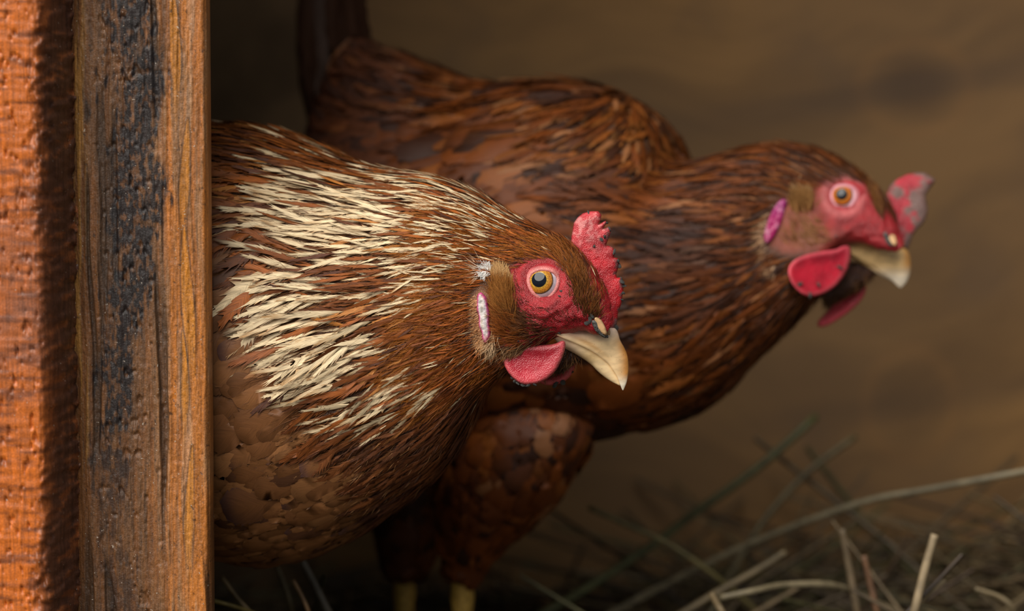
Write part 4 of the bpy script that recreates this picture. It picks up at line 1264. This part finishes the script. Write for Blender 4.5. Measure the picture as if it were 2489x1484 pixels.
E2 = [2.0, 2.1, 2.1, 2.2, 2.2, 2.1] + [2.0] * 15
EYE2 = (2048, 477)
FACE2 = [(1900, 490), (1985, 448), (2050, 432), (2108, 450), (2128, 500), (2165, 520), (2225, 590), (2215, 640), (2110, 680), (2060, 620), (1990, 612), (1900, 612), (1868, 590)]
def disp2(x, y):
    r = np.hypot(x - EYE2[0], y - EYE2[1])
    d = 4 * np.exp(-((r - 50) / 9) ** 2) - 12 * np.exp(-(r / 34) ** 4)
    return d + smooth(-10, 20, sdf(x, y, FACE2)) * (fbm(x / 16, y / 16, 541, 3) - 0.5) * 9
def skincol2(x, y):
    face = smooth(-14, 10, sdf(x, y, FACE2) + 14 * (fbm(x / 18, y / 18, 545) - 0.5))
    c = np.ones((len(x), 3)) * np.array((0.085, 0.034, 0.014))
    red = np.ones((len(x), 3)) * np.array((0.34, 0.016, 0.022))
    red = lerp3(red, (0.30, 0.085, 0.050), 0.85 * smooth(2040, 1950, x) + 0.6 * np.exp(-(((x - 2000) / 60) ** 2 + ((y - 580) / 26) ** 2)))
    r = np.hypot(x - EYE2[0], y - EYE2[1])
    red = lerp3(red, (0.60, 0.17, 0.17), 0.6 * np.exp(-((r - 44) / 12) ** 2))
    return c * (1 - face[:, None]) + red * face[:, None]
FIELD2 = [(2140, 500, -.1, -1, 38, 9), (2100, 430, -.7, -.8, 45, 11), (2030, 390, -1, -.5, 55, 13), (1930, 365, -1, -.3, 70, 16), (1830, 380, -1, .1, 85, 18),
          (1750, 420, -1, .05, 100, 22), (1900, 450, -1, -.3, 60, 13), (1850, 560, -1, .25, 70, 14), (1860, 680, -.9, .6, 80, 16), (1930, 780, -.6, .9, 70, 14),
          (1780, 600, -1, .05, 110, 24), (1760, 780, -.9, .55, 110, 24), (1650, 560, -1, .02, 130, 30), (1650, 700, -1, .12, 140, 34), (1550, 600, -1, -.02, 150, 36),
          (1450, 520, -1, -.05, 150, 38), (1620, 880, -.95, .45, 130, 55), (1500, 960, -1, .3, 130, 80), (1400, 900, -1, .25, 140, 85), (1600, 330, -.4, .9, 110, 34),
          (1500, 260, -.5, .85, 120, 36), (1380, 260, -.75, .55, 130, 38), (1300, 360, -1, .25, 150, 50), (1150, 330, -1, .15, 150, 55), (1000, 250, -1, -.3, 130, 45),
          (900, 180, -.6, -.9, 140, 40), (850, 400, -1, -.2, 130, 45), (1200, 700, -1, .2, 150, 85), (1000, 800, -1, .2, 140, 85)]
SCALE2 = [(700, 330), (1250, 300), (1330, 460), (1420, 640), (1560, 860), (1720, 960), (1500, 1250), (600, 1300)]
def pigment2(x, y, kinds, n):
    b = pick(n, [(0.22, 0.072, 0.014), (0.15, 0.050, 0.012), (0.30, 0.115, 0.026), (0.060, 0.024, 0.012), (0.40, 0.21, 0.10)], [4, 3, 1.8, 2.0, 0.3]) * rng.uniform(0.75, 1.25, (n, 1))
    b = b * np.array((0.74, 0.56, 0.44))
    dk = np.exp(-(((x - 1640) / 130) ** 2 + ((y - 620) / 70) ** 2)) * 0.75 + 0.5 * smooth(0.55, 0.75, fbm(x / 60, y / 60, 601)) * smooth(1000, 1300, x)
    dk = np.maximum(dk, 0.55 * smooth(1120, 960, x))  # shade over the rear put into the feather colour, deepening towards the tail
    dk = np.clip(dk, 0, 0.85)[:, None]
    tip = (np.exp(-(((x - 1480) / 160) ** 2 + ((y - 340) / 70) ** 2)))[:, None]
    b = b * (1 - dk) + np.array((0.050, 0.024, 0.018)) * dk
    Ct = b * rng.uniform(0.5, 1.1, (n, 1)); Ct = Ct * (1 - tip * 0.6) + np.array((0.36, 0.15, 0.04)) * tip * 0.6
    return b, b * rng.uniform(0.35, 0.85, (n, 1)), Ct, b * 0.7
def kind2(x, y, f):
    k = np.where(f[:, 2] < 78, 0, 1)
    return np.where(sdf(x, y, SCALE2) + rng.normal(0, 12, len(x)) > 0, 2, k)
BARE2 = [(1915, 500), (1985, 452), (2050, 434), (2108, 452), (2130, 505), (2165, 530), (2225, 560), (2240, 640), (2110, 690), (2060, 640), (1930, 630), (1850, 620), (1840, 560), (1890, 478)]
def density2(x, y): return np.where(inpoly(x, y, BARE2), 0.0, 1.0)
def beakcol2(x, y, V, lat):
    c = np.ones((len(x), 3)) * np.array((0.95, 0.62, 0.28))
    c = lerp3(c, (0.50, 0.20, 0.035), 0.8 * smooth(2185, 2206, x) * smooth(680, 640, y))
    c = lerp3(c, (0.60, 0.28, 0.06), 0.7 * smooth(615, 598, y) * smooth(2080, 2150, x))
    return lerp3(c, (0.86, 0.76, 0.62), smooth(640, 680, y) * 0.85)
COMB2 = [(2146, 545), (2148, 510), (2155, 470), (2164, 450), (2180, 436), (2204, 424), (2230, 419), (2248, 420), (2262, 428), (2274, 437), (2266, 450), (2256, 464), (2249, 476), (2252, 490), (2255, 510),
         (2250, 532), (2242, 545), (2229, 557), (2218, 572), (2214, 585), (2208, 602), (2194, 608), (2176, 600), (2160, 575)]
def combcol2(x, y, d):
    c = np.ones((len(x), 3)) * np.array((0.44, 0.018, 0.036))
    g_ = smooth(0.40, 0.62, fbm(x / 26, y / 26, 703) + 0.30 * smooth(2200, 2250, x) - 0.10 + 0.12 * smooth(12, 2, d))
    return lerp3(c, (0.15, 0.13, 0.11), g_ * 0.85)
def wattlecol2(x, y, d):
    c = np.ones((len(x), 3)) * np.array((0.50, 0.012, 0.032))
    c = lerp3(c, (0.30, 0.006, 0.022), smooth(650, 615, y) * 0.7)
    return lerp3(c, (0.72, 0.10, 0.13), 0.7 * smooth(14, 4, d))
LOBE2 = [(1900, 482), (1914, 486), (1908, 515), (1898, 545), (1886, 570), (1868, 594), (1856, 588), (1858, 562), (1868, 530), (1882, 502)]
def lobecol2(x, y, d):
    c = np.ones((len(x), 3)) * np.array((0.36, 0.014, 0.11))
    c = lerp3(c, (0.30, 0.02, 0.19), 0.6 * smooth(540, 490, y))
    return lerp3(c, (0.62, 0.30, 0.42), 0.5 * smooth(0.55, 0.7, fbm(x / 5, y / 14, 801)))
HAIR2 = [('ear_tuft', [([(1924, 490), (1970, 490), (1972, 512), (1932, 516)], 700, [(1945, 520, -.05, -1, 42), (1920, 520, -.2, -1, 42)], 3.0, 0.35, (0.18, 0.07, 0.022), (0.36, 0.18, 0.06), 0.15),
                       ([(1922, 462), (1940, 452), (1964, 458), (1970, 480), (1924, 488)], 420, [(1945, 470, -.05, -1, 18)], 3.0, 0.5, (0.28, 0.13, 0.04), (0.58, 0.40, 0.22), 0.2)], 'tan feather tuft over the ear'),
         ('ear_fringe', [([(1838, 540), (1870, 510), (1860, 560), (1856, 600), (1880, 640), (1890, 660), (1860, 650), (1838, 600)], 420, [(1855, 540, -1, -.1, 18), (1850, 610, -1, .5, 20), (1880, 650, -.5, 1, 26)], 2.6, 0.4, (0.60, 0.40, 0.26), (0.40, 0.20, 0.08), 0.3)], 'pale fringe behind the earlobe'),
         ('cheek_bristles', [([(1925, 530), (2000, 530), (2030, 585), (1950, 605), (1905, 595)], 260, [(1950, 560, -.5, -.8, 40), (2030, 580, -1, -.2, 40)], 2.4, 0.15, (0.22, 0.08, 0.03), (0.40, 0.20, 0.09), 0.2),
                             ([(2105, 440), (2140, 475), (2150, 540), (2135, 520), (2118, 470)], 300, [(2130, 500, -.1, -1, 36)], 2.6, 0.3, (0.06, 0.025, 0.014), (0.22, 0.085, 0.02), 0.25)], 'short brown bristles over red skin')]
WN2 = [(2067, 596), (2070, 625), (2056, 666), (2030, 698), (1995, 718), (1961, 722), (1933, 703), (1917, 676), (1915, 650), (1930, 631), (1955, 619), (1998, 610), (2034, 606), (2048, 596)]
WF2 = [(2088, 688), (2104, 685), (2107, 704), (2093, 732), (2060, 762), (2012, 792), (1988, 796), (1986, 782), (2004, 762), (2038, 722), (2065, 695)]
hen2 = dict(label='plain brown hen standing blurred behind the cream-streaked one', base=(-0.03, 0.19, 0.0),
    stations=ST2, yaws=Y2, expo=E2, nr=230, nphi=120, disp=disp2, skincol=skincol2, hyaw=math.radians(24), k=0.9,
    sag=[(2280, 770), (2215, 800), (2140, 836), (2048, 878), (1950, 905), (1850, 930)], eye=EYE2, gaze=(-0.02, 0.06), lid=(3, -3),
    iris=((0.55, 0.20, 0.02), (0.50, 0.12, 0.01)), lidcol=(0.62, 0.28, 0.32), lidskin=(0.42, 0.040, 0.048),
    beak=dict(upper=[(2030, 552, 2016, 573, 104), (2070, 550, 2058, 588, 98), (2110, 558, 2080, 612, 80), (2150, 576, 2105, 633, 56), (2195, 600, 2130, 648, 36),
                     (2209, 617, 2150, 664, 29), (2213, 640, 2166, 676, 22), (2211, 664, 2176, 685, 15), (2203, 685, 2182, 693, 8), (2190, 699, 2188, 698, 1.5)],
              lower=[(2040, 600, 2035, 572, 56), (2066, 622, 2060, 584, 52), (2092, 640, 2080, 609, 46), (2120, 656, 2105, 631, 38), (2145, 672, 2130, 648, 28), (2170, 683, 2165, 676, 12)],
              col=beakcol2, lcol=beakcol2),
    nostril=[(2146, 565), (2155, 562), (2166, 585), (2172, 600), (2162, 598), (2150, 582)],
    flap=[(2154, 562), (2166, 560), (2178, 575), (2182, 595), (2172, 598), (2160, 580)],
    comb=COMB2, combcol=combcol2, wattlecol=wattlecol2,
    wattles=[(WN2, (-150, -0.05, 0.6), 'large red wattle spotted with dirt'), (WF2, (40, 0.0, -0.3), None)],
    chin=[(1990, 700, 50), (2040, 680, 44), (2085, 668, 32), (2115, 660, 18), (2132, 660, 6)],
    lobe=LOBE2, lobecol=lobecol2, under=(0.06, 0.026, 0.012), ncand=42000, cover=0.30, field=FIELD2, density=density2,
    hidden=lambda x, y: (x < 740) | ((x < 1000) & (y > 480)), kind=kind2, pigment=pigment2, nparts=200, hairs=HAIR2, mirror_hair=False,
    dirt=[(1969, 717, 8, -178), (1945, 690, 7, -192), (1990, 692, 7, -165), (2042, 650, 8, -132), (2153, 572, 7, None), (2158, 582, 6, None), (2095, 600, 4, None)],
    tail=[(935 - 22 * i, 260 + 32 * i, 862 - 20 * i, -95 + 8 * i - 12 * (i % 2), 1490 + 14 * i, 1520 + 18 * i, 88, (0.042, 0.018, 0.010) if i != 4 else (0.075, 0.048, 0.038)) for i in range(7)],
    thighs=[[(1420, 1040, 1010, 60), (1340, 1060, 1010, 110), (1250, 1120, 1040, 140), (1175, 1230, 1080, 112), (1140, 1320, 1100, 70), (1124, 1400, 1110, 34)],
            [(1060, 1080, 1420, 140), (1010, 1220, 1400, 110), (990, 1320, 1390, 70), (982, 1400, 1390, 36)]],
    legs=[(1124, 1385, 1110, 0.0), (982, 1385, 1390, 0.0)])
H2, S2 = build_hen(hen2)

# ------------------------------------------------------------------ straw
def mat_straw(name):
    m = NT(name)
    o = m.obj(); n = m.noise(o, 160, 3)
    m.set(Base_Color=m.scalecol(m.attr('col').outputs['Color'], m.ramp(n, 0.3, 0.7, 0.7, 1.25)), Roughness=0.5, Specular_IOR_Level=0.35)
    m.bump(n, 0.3, 0.0006)
    return m.m
M_STRAW = mat_straw('dry_straw')
Vs, Fs, Cs = [], [], []; off = 0
NS = 5600
for i in range(NS):
    x = rng.uniform(-0.55, 0.62); y = rng.uniform(-0.02, WALL_Y - 0.03)
    L = rng.uniform(0.03, 0.15); a = rng.uniform(0, 2 * np.pi)
    pit = abs(rng.normal(0, 0.16)); r = rng.uniform(0.0005, 0.0013)
    if i >= 5200:                                    # longer stems leaning out of the litter
        x = rng.uniform(0.02, 0.6); y = rng.uniform(0.08, 0.36); L = rng.uniform(0.06, 0.16); r = rng.uniform(0.0007, 0.0017)
        a = rng.choice([0.6, 2.6, 0.2]) + rng.normal(0, 0.5); pit = abs(rng.normal(0.25, 0.25))
    h = float(floor_h(np.array(x), np.array(y))) + rng.uniform(0.0, 0.014)
    dv = np.array([math.cos(a) * math.cos(pit), math.sin(a) * math.cos(pit), math.sin(pit)])
    p0 = np.array([x, y, h]); p1 = p0 + dv * L
    p1[1] = min(max(p1[1], -0.03), WALL_Y - 0.004); p1[2] = max(p1[2], h)
    mid = (p0 + p1) / 2 + np.array([rng.normal(0, 0.004), rng.normal(0, 0.004), rng.uniform(0, 0.004)])
    Vt, Ft = tube([p0, mid, p1], [r, r, r * 0.8], 4, cap=False)
    c = np.array(random.choice([(0.17, 0.115, 0.055), (0.11, 0.075, 0.04), (0.24, 0.17, 0.085), (0.13, 0.115, 0.05), (0.08, 0.05, 0.03)])) * rng.uniform(0.3, 0.8)
    Vs.append(Vt); Fs.append(np.array(Ft) + off); Cs.append(np.tile(c, (len(Vt), 1))); off += len(Vt)
add('straw_litter', mesh_from('straw_litter', np.concatenate(Vs), np.concatenate(Fs), col=np.concatenate(Cs)), M_STRAW,
    label='dark loose straw litter covering the coop floor', cat='straw', kind='stuff')

STALKS = [  # points (px, py, extra depth), half-width px, colour, label
    ([(2272, 1298, 0.10), (2246, 1390, 0.10), (2218, 1505, 0.10), (2190, 1620, 0.11)], 12, (0.46, 0.38, 0.26), 'thick pale cut straw stalk standing upright at lower right'),
    ([(2296, 1408, 0.11), (2250, 1450, 0.11), (2205, 1500, 0.11), (2140, 1590, 0.11)], 7, (0.40, 0.33, 0.22), 'thin pale straw crossing the foot of the thick upright stalk'),
    ([(2560, 1132, 0.20), (2420, 1158, 0.20), (2250, 1190, 0.21), (2080, 1224, 0.22), (1800, 1330, 0.24), (1560, 1450, 0.26)], 11, (0.30, 0.27, 0.19), 'long grey straw slanting in from the right edge'),
    ([(1985, 1010, 0.30), (1850, 1130, 0.29), (1690, 1245, 0.28), (1590, 1320, 0.27), (1440, 1420, 0.26), (1340, 1480, 0.25)], 13, (0.17, 0.19, 0.085), 'long greenish straw rising to the wall under the blurred hen'),
    ([(2080, 1060, 0.30), (1960, 1150, 0.29), (1860, 1260, 0.28), (1790, 1370, 0.27), (1740, 1470, 0.26)], 11, (0.21, 0.18, 0.10), 'dim tan straw leaning beside the long greenish one'),
    ([(1430, 1232, 0.22), (1530, 1278, 0.22), (1620, 1318, 0.22), (1720, 1385, 0.22), (1800, 1450, 0.23)], 9, (0.25, 0.22, 0.10), 'short straw slanting down to the right across the greenish one'),
    ([(1728, 1440, 0.12), (1745, 1470, 0.12), (1760, 1500, 0.12), (1775, 1580, 0.13)], 10, (0.42, 0.33, 0.20), 'stubby straw end with a pale knob at the bottom'),
    ([(1750, 1452, 0.14), (1830, 1436, 0.14), (1900, 1422, 0.15), (2010, 1420, 0.16), (2080, 1440, 0.18)], 10, (0.36, 0.32, 0.22), 'pale straw lying flat beside the knobbed end'),
    ([(1910, 1340, 0.20), (1840, 1385, 0.20), (1750, 1435, 0.20), (1660, 1490, 0.20)], 11, (0.25, 0.20, 0.12), 'broad brown straw slanting above the flat pale one'),
    ([(2046, 1285, 0.17), (2064, 1380, 0.17), (2085, 1490, 0.17), (2100, 1570, 0.18)], 11, (0.22, 0.17, 0.11), 'brown upright straw left of the thick pale stalk'),
    ([(2100, 1350, 0.16), (2116, 1420, 0.16), (2134, 1500, 0.16), (2145, 1560, 0.17)], 9, (0.27, 0.15, 0.09), 'reddish upright straw between the brown and the thick pale ones'),
    ([(2370, 1430, 0.15), (2430, 1450, 0.15), (2462, 1480, 0.15), (2470, 1540, 0.16)], 7, (0.30, 0.25, 0.16), 'curved straw in the bottom right corner'),
    ([(538, 1400, 0.07), (575, 1450, 0.07), (610, 1490, 0.07), (680, 1570, 0.08)], 7, (0.42, 0.32, 0.18), 'tan straw under the breast, next to the post'),
    ([(728, 1350, 0.12), (762, 1415, 0.12), (800, 1490, 0.12), (840, 1560, 0.13)], 11, (0.26, 0.24, 0.21), 'grey flattened straw under the breast'),
    ([(712, 1408, 0.08), (735, 1450, 0.08), (752, 1490, 0.08), (780, 1560, 0.09)], 6, (0.40, 0.25, 0.13), 'thin orange-tan straw beside the grey flattened one'),
    ([(505, 1456, 0.06), (560, 1470, 0.06), (620, 1490, 0.07), (720, 1530, 0.08)], 6, (0.40, 0.33, 0.12), 'yellowish straw at the foot of the post'),
    ([(672, 1375, 0.14), (690, 1420, 0.14), (705, 1470, 0.14), (715, 1540, 0.15)], 8, (0.26, 0.21, 0.12), 'dull straw hanging below the middle of the breast')]
for pts, hw, c, lab in STALKS:
    P = np.array(pts, float)
    Q = catmull(P, np.linspace(0, len(P) - 1, 18))
    path = at(Q[:, 0], Q[:, 1], DIST + Q[:, 2])
    fh = floor_h(path[:, 0], path[:, 1])
    path[:, 1] = np.minimum(path[:, 1], WALL_Y - 0.004)
    low = path[:, 2].argmin()
    if low in (0, len(path) - 1) and path[low, 2] > fh[low]:      # carry the stalk straight on down into the litter
        nb_ = 3 if low == 0 else len(path) - 4
        dv = unit(path[low] - path[nb_]); dv[2] = min(dv[2], -0.25); dv[1] *= 0.3; dv = unit(dv)
        t_ = min((path[low, 2] - fh[low] - 0.001) / -dv[2], 0.12)
        ext = path[low][None] + dv[None] * np.linspace(0, t_, 6)[1:, None]
        path = np.concatenate([path, ext]) if low else np.concatenate([ext[::-1], path])
    rad = np.full(len(path), hw * U0 * 1.0) * np.linspace(0.92, 1.05, len(path))
    Vt, Ft = tube(path, rad, 8, 0.85)
    o = add('straw_stalk', mesh_from('straw_stalk', Vt, Ft, col=np.tile(np.array(c) * np.array((0.50, 0.45, 0.38)), (len(Vt), 1))), M_STRAW, label=lab, cat='straw', group='loose straw stalks')
